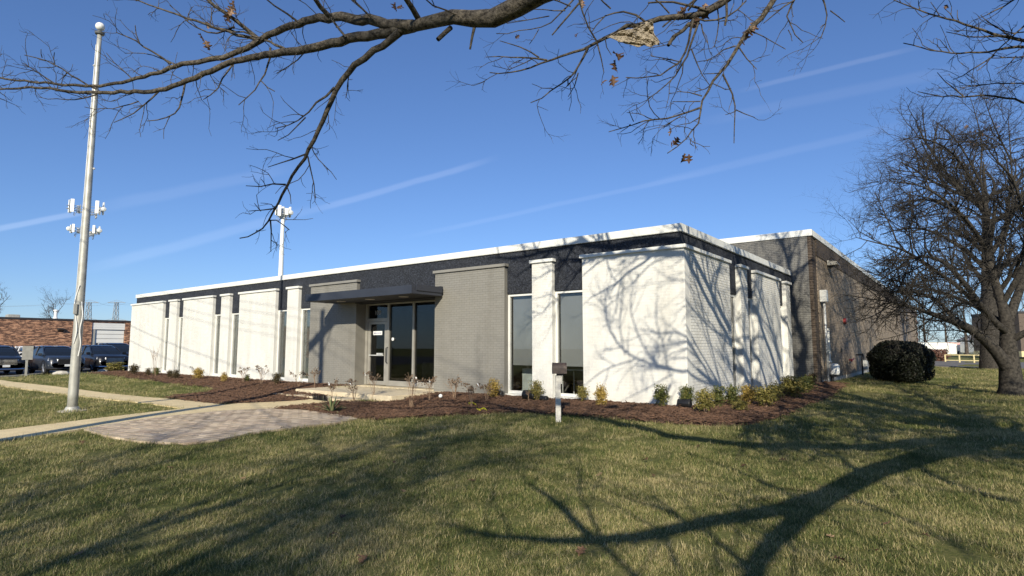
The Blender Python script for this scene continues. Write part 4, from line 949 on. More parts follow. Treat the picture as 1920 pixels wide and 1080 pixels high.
class Grower:
    def __init__(s, seed, ok=None): s.rng = np.random.default_rng(seed); s.out = []; s.ok = ok
    def grow(s, p, d, L, r0, lev, cfg):
        g = s.rng; c = cfg[lev]; n = c.get('n', 4); P = [np.array(p, float)]; d = unit(np.array(d, float))
        for k in range(n - 1):
            d = unit(d + g.normal(size=3) * c['wob'] + np.array([0, 0, c['up']]))
            q = P[-1] + d * L / (n - 1)
            if s.ok and not s.ok(q):
                d = unit(d + np.array([0, 0, 1.2])); q = P[-1] + d * L / (n - 1)
                if not s.ok(q): break
            P.append(q)
        if len(P) < 2: return
        m = len(P); rr = np.linspace(r0, r0 * c.get('tip', .35), m)
        s.out.append((np.array(P), rr)); s.kids(np.array(P), rr, L, lev, cfg)
    def kids(s, P, rr, L, lev, cfg, start=None):
        if lev + 1 >= len(cfg): return
        g = s.rng; c = cfg[lev + 1]; m = len(P); k = g.poisson(c['per_m'] * L) if 'per_m' in c else c['num']
        for _ in range(int(k)):
            t = g.uniform(c.get('from', .2) if start is None else start, 1.0) * (m - 1); i = min(int(t), m - 2); f = t - i
            p = P[i] * (1 - f) + P[i + 1] * f; r = rr[i] * (1 - f) + rr[i + 1] * f; d = unit(P[i + 1] - P[i])
            a = c['ang'] * g.uniform(.6, 1.3); q = perp(d, g); q = unit(q + np.array([0, 0, c.get('side_up', 0)])) ; q = unit(q - d * q.dot(d))
            s.grow(p, d * math.cos(a) + q * math.sin(a), c['len'] * g.uniform(.5, 1.35), min(r * .75, c['r'] * g.uniform(.8, 1.2)), lev + 1, cfg)

# ---- the oak overhead (trunk stands to the right of the camera)
oak_base = rd(8.3, 3.4, 0)
oak = thing('oak_tree', (oak_base[0], oak_base[1], 0), 'bare spreading oak whose branches reach across the top of the view', 'tree')
def out_of_view(p):
    q = prj(p)
    return q is None or not (-25 < q[0] < 1945 and -12 < q[1] < 1100)
Fk = (8.0, 3.6, 3.5)
limbs = []   # (points, radii)
def limb(pts, r, wig=1.0):
    P, rr = densify([q if isinstance(q, np.ndarray) else rd(*q) for q in pts], r, .22)
    w = np.cumsum(RNG.normal(size=P.shape) * .035, axis=0); t = np.linspace(0, 1, len(P))[:, None]; w -= w[-1] * t
    P = P + w * wig * (0.9 if len(P) > 20 else .5); limbs.append((P, rr)); return P, rr
trunkP = limb([(8.35, 3.38, -.1), (8.3, 3.4, .4), (8.15, 3.5, 1.8), Fk, (8.1, 3.5, 5.0), (8.25, 3.3, 7.0), (8.0, 3.6, 9.0), (8.3, 3.2, 11.5)], [.62, .48, .41, .37, .27, .20, .13, .05])
hidden = []; hidden2 = []
def cast(px, py, z):                          # a point at height z whose shadow lies at a surveyed spot on the lawn
    g0 = G(px, py); return g0 - LDIR * ((z - g0[2]) / -LDIR[2])
clear = []
limb1 = limb([Fk, cast(1800, 838, 3.45), cast(1720, 858, 3.35), cast(1620, 892, 3.35), cast(1540, 930, 3.45), cast(1420, 962, 3.5), cast(1300, 985, 3.6), cast(1200, 1002, 3.7), cast(1110, 1015, 3.75), cast(1010, 1010, 3.85), cast(915, 1006, 3.9), cast(822, 980, 4.0)], [.23, .18, .15, .13, .112, .088, .075, .066, .058, .042, .03, .013], .25); clear.append(limb1)
for pts, r in [([(1560, 922, 3.43), (1510, 965, 3.5), (1470, 1010, 3.55), (1410, 1075, 3.65), (1385, 1150, 3.8)], [.10, .09, .08, .07, .035]), ([(1412, 1072, 3.65), (1370, 1045, 3.8), (1330, 1010, 3.95), (1310, 985, 4.1)], [.04, .032, .025, .01]), ([(1112, 1013, 3.75), (1070, 965, 3.9), (1026, 924, 4.1), (985, 905, 4.3)], [.045, .04, .032, .012]),
               ([(1500, 938, 3.46), (1442, 910, 3.6), (1360, 875, 3.9), (1283, 848, 4.2)], [.03, .026, .02, .01]), ([(1130, 1012, 3.74), (1105, 960, 3.9), (1085, 920, 4.1), (1090, 880, 4.3)], [.025, .02, .015, .008]), ([(1290, 987, 3.6), (1255, 955, 3.8), (1225, 930, 4.0)], [.028, .02, .01]), ([(1120, 1014, 3.75), (1160, 1050, 3.8), (1200, 1085, 3.9)], [.03, .025, .012]), ([(1250, 995, 3.65), (1255, 1030, 3.6), (1262, 1060, 3.6)], [.03, .02, .01]),
               ([(1620, 895, 3.35), (1560, 850, 3.8), (1490, 835, 4.1)], [.05, .04, .015]), ([(1700, 862, 3.35), (1760, 900, 3.6), (1850, 930, 3.8), (1910, 945, 3.9)], [.05, .045, .035, .015]), ([(1560, 925, 3.43), (1640, 950, 3.6), (1720, 985, 3.8), (1760, 1010, 4.0)], [.03, .025, .02, .01])]:
    clear.append(limb([cast(*q) for q in pts], r, .3))
L1h = limb([Fk, (6.4, 2.5, 3.75), (4.6, 1.7, 3.85), (2.85, 1.3, 3.98), (1.6, 2.0, 4.12), atd(1150, -120, 3.7), atd(1040, -35, 4.2), atd(978, 0, 4.4), atd(902, 31, 4.55), atd(840, 49, 4.7), atd(787, 47, 4.85), atd(769, 51, 4.9)], [.17, .15, .13, .115, .10, .09, .083, .078, .070, .058, .050, .047])
hidden.append(limb([Fk, (6.8, 3.8, 5.0), (5.2, 4.1, 5.7), (3.8, 4.5, 5.75), (3.1, 4.7, 5.5)], [.15, .11, .08, .05, .035]))
hidden.append(limb([(8.1, 3.5, 5.2), (5.4, 5.3, 6.9), (2.5, 6.3, 7.7), (-.4, 6.8, 8.3), (-2, 7.2, 8.9)], [.15, .11, .08, .05, .02]))
hidden.append(limb([(8.2, 3.4, 6.5), (5.8, 6.3, 8.3), (4.2, 8.6, 9.6), (3.2, 10, 10.6)], [.13, .09, .06, .02]))
hidden.append(limb([(8.2, 3.4, 6.0), (8.8, 7, 8.2), (9.0, 10.5, 10.2), (8.6, 13, 11.8)], [.13, .09, .06, .02]))
hidden.append(limb([Fk, (10.2, 6.2, 5.0), (12.5, 9.5, 6.2), (15, 13, 7.6)], [.14, .10, .07, .02]))
hidden.append(limb([(7.6, 3.9, 5.0), (4.8, 6.0, 6.3), (2.4, 7.4, 7.0), (.6, 8.0, 7.3)], [.11, .085, .06, .02]))
hidden.append(limb([(7.9, 3.7, 4.2), (6.9, 5.9, 5.6), (5.8, 7.6, 6.7), (5.2, 9.2, 8.0)], [.10, .08, .055, .02]))
hidden.append(limb([(8.8, 7, 8.2), (6.8, 10, 9.4), (5.4, 12.5, 10.8)], [.07, .05, .02]))
hidden.append(limb([(8.0, 3.6, 7.5), (6.2, 4.4, 9.6), (4.4, 4.6, 11.2)], [.10, .06, .02]))
hidden.append(limb([(8.2, 3.4, 8.2), (10.4, 5.5, 10.0), (12, 7.5, 11.5)], [.10, .06, .02]))
for pts, r in [([Fk, (6.6, 3.1, 4.1), (5.2, 2.4, 4.6), (4.4, 2.0, 4.9)], [.08, .06, .04, .02]), ([Fk, (6.9, 4.4, 4.1), (5.9, 4.7, 4.5), (5.2, 4.6, 4.8)], [.08, .06, .04, .02]), ([Fk, (7.8, 1.6, 4.2), (6.9, .2, 4.6), (6.3, -1.2, 5.0)], [.09, .06, .04, .02]),
               ([Fk, (9.6, 2.6, 4.2), (10.8, 2.2, 4.8)], [.08, .05, .02]), ([(8.15, 3.5, 2.9), (7.2, 5.0, 3.7), (6.9, 6.6, 4.1)], [.07, .05, .02]), ([Fk, (9.4, 5.0, 4.2), (10.2, 6.8, 4.6)], [.08, .05, .02]), ([(8.1, 3.5, 4.2), (6.0, 3.6, 5.0), (4.6, 3.2, 5.3)], [.08, .05, .02]), ([(5.4, .9, 4.2), (4.4, 1.4, 4.9), (3.2, 1.2, 5.1)], [.05, .035, .015])]:
    hidden.append(limb(pts, r))
for pts, r in [([Fk, (7.0, 4.4, 5.0), (6.0, 5.0, 6.2)], [.09, .06, .02]), ([Fk, (9.0, 2.6, 4.8), (9.8, 1.6, 6.2)], [.09, .06, .02]), ([Fk, (9.2, 4.2, 5.0), (10.2, 4.8, 6.6)], [.09, .06, .02]), ([(8.1, 3.5, 5.2), (7.2, 2.2, 6.0), (6.3, 1.2, 6.8)], [.08, .05, .02]),
               ([Fk, (7.7, 4.9, 4.6), (7.4, 6.2, 5.6)], [.08, .05, .02]), ([(8.1, 3.5, 4.6), (8.6, 5.0, 5.8), (9.4, 6.6, 6.8)], [.08, .05, .02]), ([(8.2, 3.4, 6.0), (7.4, 4.8, 7.0), (6.4, 6.2, 7.8)], [.07, .05, .02])]:
    hidden.append(limb(pts, r))
def wall_cast(px, py, T):
    d = ray(px, py); w = ORG + d * (YF / d[1]); return w - LDIR * T
fine = []
for pts, r, T in [([(1290, 705), (1235, 690), (1185, 672), (1150, 640), (1130, 590), (1140, 530)], (.040, .012), 10), ([(1232, 690), (1195, 630), (1178, 570), (1196, 515)], (.022, .008), 10.2), ([(1190, 674), (1135, 690), (1100, 720), (1080, 735)], (.020, .008), 10.1),
                  ([(1262, 700), (1215, 728), (1165, 752)], (.018, .008), 9.9), ([(1300, 480), (1216, 492), (1190, 530), (1145, 562), (1120, 566)], (.030, .008), 10.8), ([(1255, 698), (1243, 640), (1225, 600), (1235, 555)], (.018, .008), 10.3), ([(1172, 665), (1160, 600), (1172, 545), (1160, 500)], (.016, .007), 10.2), ([(1300, 640), (1262, 640), (1232, 655), (1205, 650)], (.020, .008), 9.8), ([(1300, 520), (1262, 530), (1245, 520), (1225, 500)], (.018, .008), 10.6)]:
    Q = [wall_cast(x, y, T) for x, y in pts]
    if pts[0][0] >= 1290: Q = [rd(3.9, 4.45, 5.75)] + Q
    fine.append(limb(Q, list(np.linspace(r[0] * .9, r[1] * .9, len(Q))), .25))
cfg_h = [dict(), dict(per_m=1.9, len=1.9, r=.038, ang=.9, wob=.17, up=.05, n=7, side_up=.25), dict(per_m=3.0, len=.95, r=.019, ang=.8, wob=.2, up=.04, n=5), dict(per_m=4.0, len=.42, r=.010, ang=.7, wob=.2, up=.03, n=3)]
gh = Grower(11, out_of_view)
for P, rr in hidden + [trunkP]:
    L = np.linalg.norm(np.diff(P, axis=0), axis=1).sum()
    gh.kids(P, rr, L, 0, cfg_h, .18 if (P, rr) is not trunkP else .55)
# the low dense spray round the fork that shades the right of the lawn
allP = np.concatenate([q[0] for q in limbs[:1] + hidden]); spray = 0; tries = 0
gq = np.random.default_rng(77)
while spray < 95 and tries < 9000:
    tries += 1; g0 = G(gq.uniform(1400, 1990), gq.uniform(738, 868)); z = gq.uniform(3.3, 6.2); q = g0 - LDIR * (z / .438)
    if not out_of_view(q): continue
    dd = np.linalg.norm(allP - q, axis=1); i = int(dd.argmin())
    if not .7 < dd[i] < 4.2: continue
    a = allP[i]; m1 = a + (q - a) * .35 + gq.normal(size=3) * .18; m2 = a + (q - a) * .7 + gq.normal(size=3) * .15 + np.array([0, 0, .1])
    if not (out_of_view(m1) and out_of_view(m2)): continue
    hidden2.append(limb([a, m1, m2, q], [.045, .034, .024, .010], .4)); spray += 1
for P, rr in hidden2:
    L = np.linalg.norm(np.diff(P, axis=0), axis=1).sum(); gh.kids(P, rr, L, 0, [dict(), dict(per_m=3.4, len=1.0, r=.022, ang=.85, wob=.18, up=.02, n=5), dict(per_m=4.2, len=.5, r=.013, ang=.8, wob=.2, up=.02, n=4), dict(per_m=3.5, len=.25, r=.009, ang=.8, wob=.2, up=.02, n=3)], .15)
cfg_f = [dict(), dict(per_m=3.6, len=.9, r=.015, ang=.85, wob=.18, up=.03, n=5), dict(per_m=4.2, len=.42, r=.009, ang=.8, wob=.2, up=.03, n=4)]
for P, rr in clear:
    L = np.linalg.norm(np.diff(P, axis=0), axis=1).sum(); gh.kids(P, rr, L, 0, [dict(), dict(per_m=3.0, len=.9, r=.015, ang=.85, wob=.18, up=.03, n=5), dict(per_m=3.6, len=.42, r=.009, ang=.8, wob=.2, up=.03, n=4)], .2)
for P, rr in fine:
    L = np.linalg.norm(np.diff(P, axis=0), axis=1).sum(); gh.kids(P, rr, L, 0, cfg_f, .25)
# ---- the branches one sees, surveyed one by one
seen = []
def seen_limb(pts, d0, d1, r0px, r1px):
    n = len(pts); ds = np.linspace(d0, d1, n); rp = r1px + (r0px - r1px) * (1 - np.linspace(0, 1, n)) ** 1.35
    P, rr = densify([atd(x, y, d) for (x, y), d in zip(pts, ds)], [r * d / FPX for r, d in zip(rp, ds)], .10)
    wob = RNG.normal(size=P.shape) * .006; wob[0] = 0; P = P + wob
    seen.append((P, rr)); return P
seen_limb([(775, 48), (707, 42), (649, 33), (618, 31), (555, 44), (507, 64), (440, 104), (327, 123), (290, 140), (187, 163), (100, 157), (0, 147), (-30, 140)], 4.88, 6.9, 11.5, 1.4)
seen_limb([(775, 50), (729, 62), (653, 71), (587, 91), (538, 98), (484, 107), (430, 117), (347, 153), (293, 172), (207, 173), (133, 172), (50, 163), (0, 168), (-25, 175)], 4.9, 6.7, 11.5, 1.4)
seen_limb([(750, 60), (733, 76), (680, 107), (653, 133), (627, 164), (609, 218), (582, 276), (573, 293), (538, 351), (515, 391), (507, 413), (484, 440), (449, 447)], 4.93, 5.7, 8.0, 1.0)
for pts, d0, d1, r0, r1 in [
    ([(507, 413), (513, 444), (507, 471)], 5.6, 5.65, 1.8, .8), ([(627, 164), (591, 196), (569, 222), (520, 242)], 5.1, 5.2, 2.6, .8), ([(573, 220), (556, 249), (520, 262)], 5.15, 5.2, 1.4, .7),
    ([(573, 289), (533, 307), (502, 313)], 5.3, 5.2, 1.8, .7), ([(536, 346), (498, 351), (462, 349)], 5.45, 5.3, 1.8, .7), ([(498, 350), (490, 335)], 5.3, 5.3, .9, .6), ([(577, 293), (587, 338), (593, 371)], 5.3, 5.4, 1.6, .8),
    ([(538, 350), (552, 360), (546, 382)], 5.4, 5.4, 1.3, .7), ([(515, 391), (489, 396), (467, 396)], 5.55, 5.5, 1.5, .7), ([(507, 413), (522, 405), (543, 432)], 5.6, 5.5, 1.3, .9), ([(489, 396), (476, 380)], 5.5, 5.5, 1, .6),
    ([(787, 40), (772, 15), (760, -8)], 4.85, 4.6, 6, 5), ([(618, 31), (600, 10), (585, -10)], 5.2, 5.0, 5, 4), ([(649, 70), (632, 45), (618, 31)], 5.1, 5.2, 2.5, 2), ([(845, 52), (833, 65), (821, 73)], 4.68, 4.6, 5, 4.5), ([(891, 45), (887, 70), (882, 93)], 4.55, 4.6, 3.5, 2),
    ([(483, 72), (460, 47), (427, 27), (410, 17), (383, -5)], 5.9, 5.6, 4.2, 3), ([(483, 74), (417, 57), (383, 43), (333, 30), (300, 15), (240, -4)], 5.9, 5.8, 3.4, 1.2), ([(540, 95), (500, 75), (445, 58), (390, 50)], 5.6, 6.0, 3.0, 1.2),
    ([(180, 167), (140, 147), (103, 120), (73, 107), (47, 103)], 6.5, 6.4, 2.0, .8), ([(79, 108), (76, 92)], 6.4, 6.4, 1, .6), ([(103, 120), (102, 98)], 6.4, 6.4, 1, .7), ([(100, 155), (60, 130), (45, 118)], 6.6, 6.5, 1.5, .6), ([(320, 120), (300, 107), (260, 80), (230, 67), (217, 60)], 6.2, 6.0, 2.4, .8),
    ([(262, 82), (255, 65), (253, 48)], 6.05, 6.0, 1.4, .8), ([(347, 155), (337, 197), (337, 213), (293, 227), (277, 227)], 6.1, 6.0, 2.0, .8), ([(297, 172), (260, 207), (213, 230)], 6.2, 6.1, 1.8, .7), ([(260, 190), (220, 205), (160, 203)], 6.3, 6.3, 1.2, .6), ([(190, 172), (140, 190), (72, 182)], 6.4, 6.4, 1.5, .6),
    ([(507, 90), (508, 120), (490, 150), (467, 180), (450, 197)], 5.7, 5.6, 2.4, .8), ([(490, 152), (515, 172)], 5.6, 5.6, 1.2, .9), ([(440, 115), (413, 157), (400, 183), (380, 188)], 5.9, 5.9, 1.8, .7), ([(573, 96), (547, 127), (520, 138)], 5.5, 5.4, 1.4, .8), ([(250, 150), (215, 120), (197, 98)], 6.3, 6.2, 1.2, .6), ([(330, 122), (290, 100), (235, 100)], 6.2, 6.2, 1.4, .6),
    ([(707, 42), (690, 20), (655, 0), (640, -10)], 5.0, 4.9, 2.2, 1.5), ([(560, 42), (530, 25), (505, 8), (490, -8)], 5.4, 5.2, 2.2, 1.2), ([(440, 50), (400, 70), (350, 40), (320, 10)], 5.9, 5.7, 2.0, .8), ([(890, 34), (850, 28), (800, 5), (790, -8)], 4.6, 4.4, 2.0, 1.2),
    # middle
    ([(1420, -50), (1367, 0), (1327, 22), (1300, 34), (1260, 30), (1224, 40), (1173, 50), (1153, 59), (1125, 79), (1102, 91), (1058, 101), (1026, 113), (979, 135), (939, 137), (916, 137)], 4.75, 5.3, 8.5, .9),
    ([(1026, 113), (979, 109), (939, 105), (912, 107)], 5.1, 5.1, 2.0, .7), ([(1011, 108), (971, 83), (935, 77)], 5.1, 5.0, 1.6, .7), ([(1102, 91), (1094, 119), (1082, 137), (1046, 166), (1019, 184), (995, 194)], 5.0, 4.9, 2.8, .9), ([(1084, 137), (1090, 158), (1066, 180)], 4.95, 4.9, 1.4, .7),
    ([(1118, 76), (1102, 51), (1094, 24), (1086, -6)], 5.0, 4.8, 1.8, 1.6), ([(1209, 40), (1181, 20), (1149, 16), (1118, 40), (1110, 59)], 4.9, 4.85, 2.2, 1.0), ([(1078, -4), (1050, 32), (1011, 55), (931, 63)], 4.9, 5.0, 1.8, .7), ([(1145, 16), (1120, -6)], 4.8, 4.7, 1.6, 1.4),
    ([(1120, 82), (1123, 105), (1132, 125), (1131, 140)], 5.0, 5.0, 1.6, .8), ([(1134, 68), (1128, 95), (1146, 102)], 4.95, 5, 1.2, .7), ([(1030, 30), (990, 35), (950, 45)], 4.95, 5, 1.2, .6), ([(1060, 20), (1000, 20), (960, 5)], 4.9, 5, 1.2, .6), ([(1010, 55), (1000, 75), (993, 86)], 5, 5, 1, .6),
    ([(1480, -60), (1450, 0), (1434, 24), (1407, 55), (1387, 79), (1375, 103), (1351, 137), (1327, 170), (1313, 186), (1311, 234), (1292, 261), (1252, 287)], 4.9, 5.1, 6.5, .9),
    ([(1313, 202), (1276, 218), (1209, 226), (1181, 234), (1141, 247)], 5.05, 5.0, 2.2, .8), ([(1188, 228), (1178, 205)], 5, 5, 1, .6), ([(1276, 218), (1241, 240)], 5, 5, 1.2, .7), ([(1182, 233), (1163, 246)], 5, 5, 1, .6), ([(1355, 139), (1375, 174), (1380, 206), (1379, 238), (1378, 265)], 5.0, 5.1, 2.0, .8), ([(1380, 206), (1414, 221)], 5.05, 5.1, 1.2, .7), ([(1380, 208), (1360, 216)], 5.05, 5.1, 1, .6),
    ([(1385, 88), (1395, 119), (1418, 133)], 4.95, 5, 1.6, .7), ([(1379, 86), (1347, 97), (1319, 117)], 4.95, 5, 1.5, .7), ([(1351, 137), (1319, 138)], 5, 5, 1.1, .7), ([(1316, 180), (1296, 174), (1268, 170)], 5, 5, 1.4, .7), ([(1313, 190), (1276, 198), (1262, 190)], 5, 5, 1.2, .7), ([(1411, 59), (1470, 91)], 4.95, 5, 1.2, .7), ([(1296, 259), (1299, 275)], 5.1, 5.1, 1.1, .8),
    ([(1300, 36), (1294, 79), (1276, 115), (1256, 135), (1217, 150), (1173, 144)], 4.85, 4.9, 3.0, .9), ([(1310, 40), (1296, 87), (1284, 123), (1260, 142), (1244, 174), (1217, 184)], 4.85, 5.0, 2.4, .9), ([(1296, 91), (1308, 135), (1331, 164)], 4.9, 5.0, 1.4, .7), ([(1292, 44), (1252, 83)], 4.8, 4.7, 4.0, 3.4),
    ([(1276, 116), (1240, 117), (1222, 104)], 4.9, 4.9, 1.2, .7), ([(1315, 45), (1320, 70), (1327, 78)], 4.8, 4.8, 1.4, .8), ([(1362, 5), (1361, 50)], 4.7, 4.75, 2.6, 2.2), ([(1330, 20), (1280, 5), (1215, 3)], 4.8, 4.8, 3, 1.6), ([(1300, 32), (1330, 48), (1370, 30), (1400, 0)], 4.85, 4.8, 2, 1.4), ([(1290, 20), (1310, -6)], 4.8, 4.7, 2, 2),
    ([(1505, -30), (1490, 0), (1470, 32), (1478, 59), (1505, 79)], 4.9, 5.0, 2.4, .9), ([(1490, 0), (1450, 28), (1430, 44)], 4.9, 5, 1.6, .8), ([(1540, -10), (1545, 0), (1557, 20), (1549, 44), (1541, 71)], 4.9, 5, 2.2, .9), ([(1557, 20), (1575, 30), (1585, 42)], 4.95, 5, 1.3, .8), ([(1549, 44), (1538, 52)], 5, 5, 1, .7), ([(1478, 56), (1484, 76)], 5, 5, 1, .7),
    ([(1070, 12), (1040, 5), (1020, -6)], 4.9, 4.8, 1.4, 1.2), ([(1255, 25), (1230, 0), (1222, -6)], 4.8, 4.7, 1.6, 1.4), ([(1345, 12), (1350, 60), (1340, 90)], 4.85, 4.9, 1.4, .8)]:
    seen_limb(pts, d0, d1, r0, r1)
# right-hand corner branches, another limb of the oak
limb([Fk, (8.3, 4.6, 4.2), (7.6, 5.8, 4.9), atd(1980, 86, 6.3)], [.10, .06, .035, .022]); limb([(8.4, 5.2, 4.5), atd(2010, 60, 6.4), atd(1950, 84, 6.4)], [.04, .025, .018])
for pts, d0, d1, r0, r1 in [([(1980, 88), (1897, 72), (1873, 68), (1836, 53), (1799, 43), (1762, 31), (1725, 19), (1691, 7), (1675, 0)], 6.3, 6.3, 3.4, .9), ([(1980, 82), (1920, 87), (1882, 91), (1854, 97), (1827, 100), (1775, 102), (1734, 91), (1693, 80)], 6.3, 6.4, 3.2, .9),
    ([(1960, 10), (1918, 48), (1892, 74), (1860, 108), (1834, 132)], 6.2, 6.4, 2.2, .8), ([(1864, 104), (1817, 135), (1788, 149)], 6.4, 6.4, 1.6, .7), ([(1950, 200), (1873, 180), (1808, 181), (1771, 182), (1741, 176), (1721, 171)], 6.5, 6.4, 2.2, .7), ([(1806, 180), (1786, 161), (1767, 148), (1756, 136)], 6.4, 6.4, 1.4, .6),
    ([(1873, 68), (1836, 72), (1800, 67), (1775, 61)], 6.3, 6.3, 1.6, .7), ([(1897, 72), (1860, 48), (1840, 27)], 6.3, 6.3, 1.5, .7), ([(1940, -20), (1890, 5), (1850, 28)], 6.3, 6.3, 2.4, 1.2), ([(1920, 60), (1880, 65), (1850, 38)], 6.3, 6.3, 1.2, .6), ([(1950, 105), (1890, 108), (1855, 110)], 6.4, 6.4, 1.6, .7), ([(1799, 43), (1795, 18)], 6.3, 6.3, 1, .6), ([(1725, 19), (1723, 0)], 6.3, 6.3, 1, .6), ([(1762, 31), (1745, 5)], 6.3, 6.3, 1, .6), ([(1790, 40), (1770, 16)], 6.3, 6.3, 1, .6),
    ([(1950, 160), (1880, 155), (1820, 163), (1800, 165)], 6.4, 6.4, 1.5, .6), ([(1905, 105), (1880, 135), (1868, 139)], 6.4, 6.4, 1.1, .6)]:
    seen_limb(pts, d0, d1, r0, r1)
cfg_s = [dict(), dict(per_m=5.5, len=.33, r=.0046, ang=.85, wob=.24, up=.02, n=6, tip=.5), dict(per_m=7.0, len=.13, r=.0030, ang=.85, wob=.22, up=.02, n=4, tip=.6), dict(per_m=5.0, len=.06, r=.0025, ang=.8, wob=.2, up=.02, n=3, tip=.7)]
gs = Grower(5)
for P, rr in seen:
    L = np.linalg.norm(np.diff(P, axis=0), axis=1).sum(); gs.kids(P, rr, L, 0, cfg_s, .15)
tubes('trunk', limbs, 'oak_bark', oak, (6, 10, 14), (.02, .1))
for q in seen: tubes('branch', [q], 'oak_bark', oak, (5, 6, 10), (.006, .02))
stuff(tubes('twigs', gs.out, 'oak_bark', oak, (4, 4, 5)))
tubes('crown', gh.out, 'oak_bark', oak, (3, 5, 6))

# dead leaves still hanging
def oak_leaf_mesh(seed):
    g = np.random.default_rng(seed); out = []
    n = 22
    for i in range(n + 1):
        t = i / n; w = .30 * math.sin(math.pi * min(1, t * 1.05)) ** .7 * (1 + .55 * math.sin(t * 19 + seed)); out.append((t, max(w, .02)))
    vs = []; fs = []
    for k, (t, w) in enumerate(out):
        cz = .22 * math.sin(t * 2.6 + seed) ; cu = .35 + .3 * g.uniform()
        vs += [(t, -w, cz + cu * w + .05 * g.normal()), (t, 0, cz), (t, w, cz + cu * w + .05 * g.normal())]
    for k in range(n): fs += [(k * 3, k * 3 + 3, k * 3 + 4, k * 3 + 1), (k * 3 + 1, k * 3 + 4, k * 3 + 5, k * 3 + 2)]
    me = bpy.data.meshes.new('leaf'); me.from_pydata(vs, [], fs); at = me.attributes.new('tint', 'FLOAT', 'POINT'); at.data.foreach_set('value', np.full(len(vs), .15 + .8 * g.uniform(), np.float32)); me.materials.append(M['oak_leaf']); return me
leaf_meshes = [oak_leaf_mesh(s) for s in range(5)]
ob = np.array(oak.location)
for k, (x, y, d, s) in enumerate([(1150, 100, 4.95, .13), (1158, 112, 4.95, .11), (1146, 140, 5.0, .12), (1135, 150, 5.0, .08), (1255, 240, 5.0, .07), (1272, 258, 5.1, .10), (1280, 288, 5.1, .09), (1292, 290, 5.1, .08), (1259, 265, 5.1, .06), (437, 10, 5.7, .13), (430, 20, 5.7, .12), (442, 4, 5.7, .1), (380, 62, 6.0, .11), (385, 75, 6.0, .11), (390, 40, 6, .08), (974, 66, 5, .05), (1410, 45, 4.95, .13), (1400, 52, 4.95, .12), (1416, 40, 4.95, .11), (1392, 72, 4.95, .07), (1300, 22, 4.85, .14), (1312, 14, 4.85, .13), (1290, 16, 4.85, .12), (1306, 30, 4.85, .12), (1325, 8, 4.85, .1), (1085, 62, 5, .05), (745, 4, 4.8, .09), (752, 6, 4.8, .08), (1776, 8, 6.3, .07), (1092, 2, 4.9, .07), (1885, 250, 7.5, .1)]):
    o = bpy.data.objects.new('leaf', leaf_meshes[k % 5]); COL.objects.link(o); o.parent = oak; o.location = tuple(atd(x, y, d) - ob); o.scale = (s, s, s); o.rotation_euler = (RNG.uniform(0, 6), RNG.uniform(.5, 2.2), RNG.uniform(0, 6))

# the crumpled sheet caught on a branch
nU, nV = 40, 30; quad = [np.array(q, float) for q in [(1138, 68), (1221, 40), (1236, 86), (1196, 87)]]
vs = []
gg = np.random.default_rng(3); ph = gg.uniform(0, 6, 8)
for i in range(nU):
    for j in range(nV):
        u, v = i / (nU - 1), j / (nV - 1)
        q = quad[0] * (1 - u) * (1 - v) + quad[1] * u * (1 - v) + quad[2] * u * v + quad[3] * (1 - u) * v
        q = q + np.array([math.sin(v * 9 + ph[0]) * 2, math.sin(u * 11 + ph[1]) * 2])
        dd = 4.92 + .03 * abs(math.sin(u * 5.2 + v * 3.1 + ph[2])) - .027 * abs(math.sin(v * 4.1 - u * 6.3 + ph[3])) + .018 * abs(math.sin(u * 9 + v * 10.5 + ph[4])) + .010 * abs(math.sin(u * 17 - v * 8 + ph[5])) + .004 * gg.normal()
        vs.append(atd(q[0], q[1], dd))
fs = [(i * nV + j, (i + 1) * nV + j, (i + 1) * nV + j + 1, i * nV + j + 1) for i in range(nU - 1) for j in range(nV - 1)]
sh = MB().add(vs, fs).build('caught_sheet', 'paper', None, fix=False); md = sh.modifiers.new('thick', 'SOLIDIFY'); md.thickness = .004
tag(sh, 'crumpled tan sheet of wrapping caught on an overhead branch', 'torn sheet')

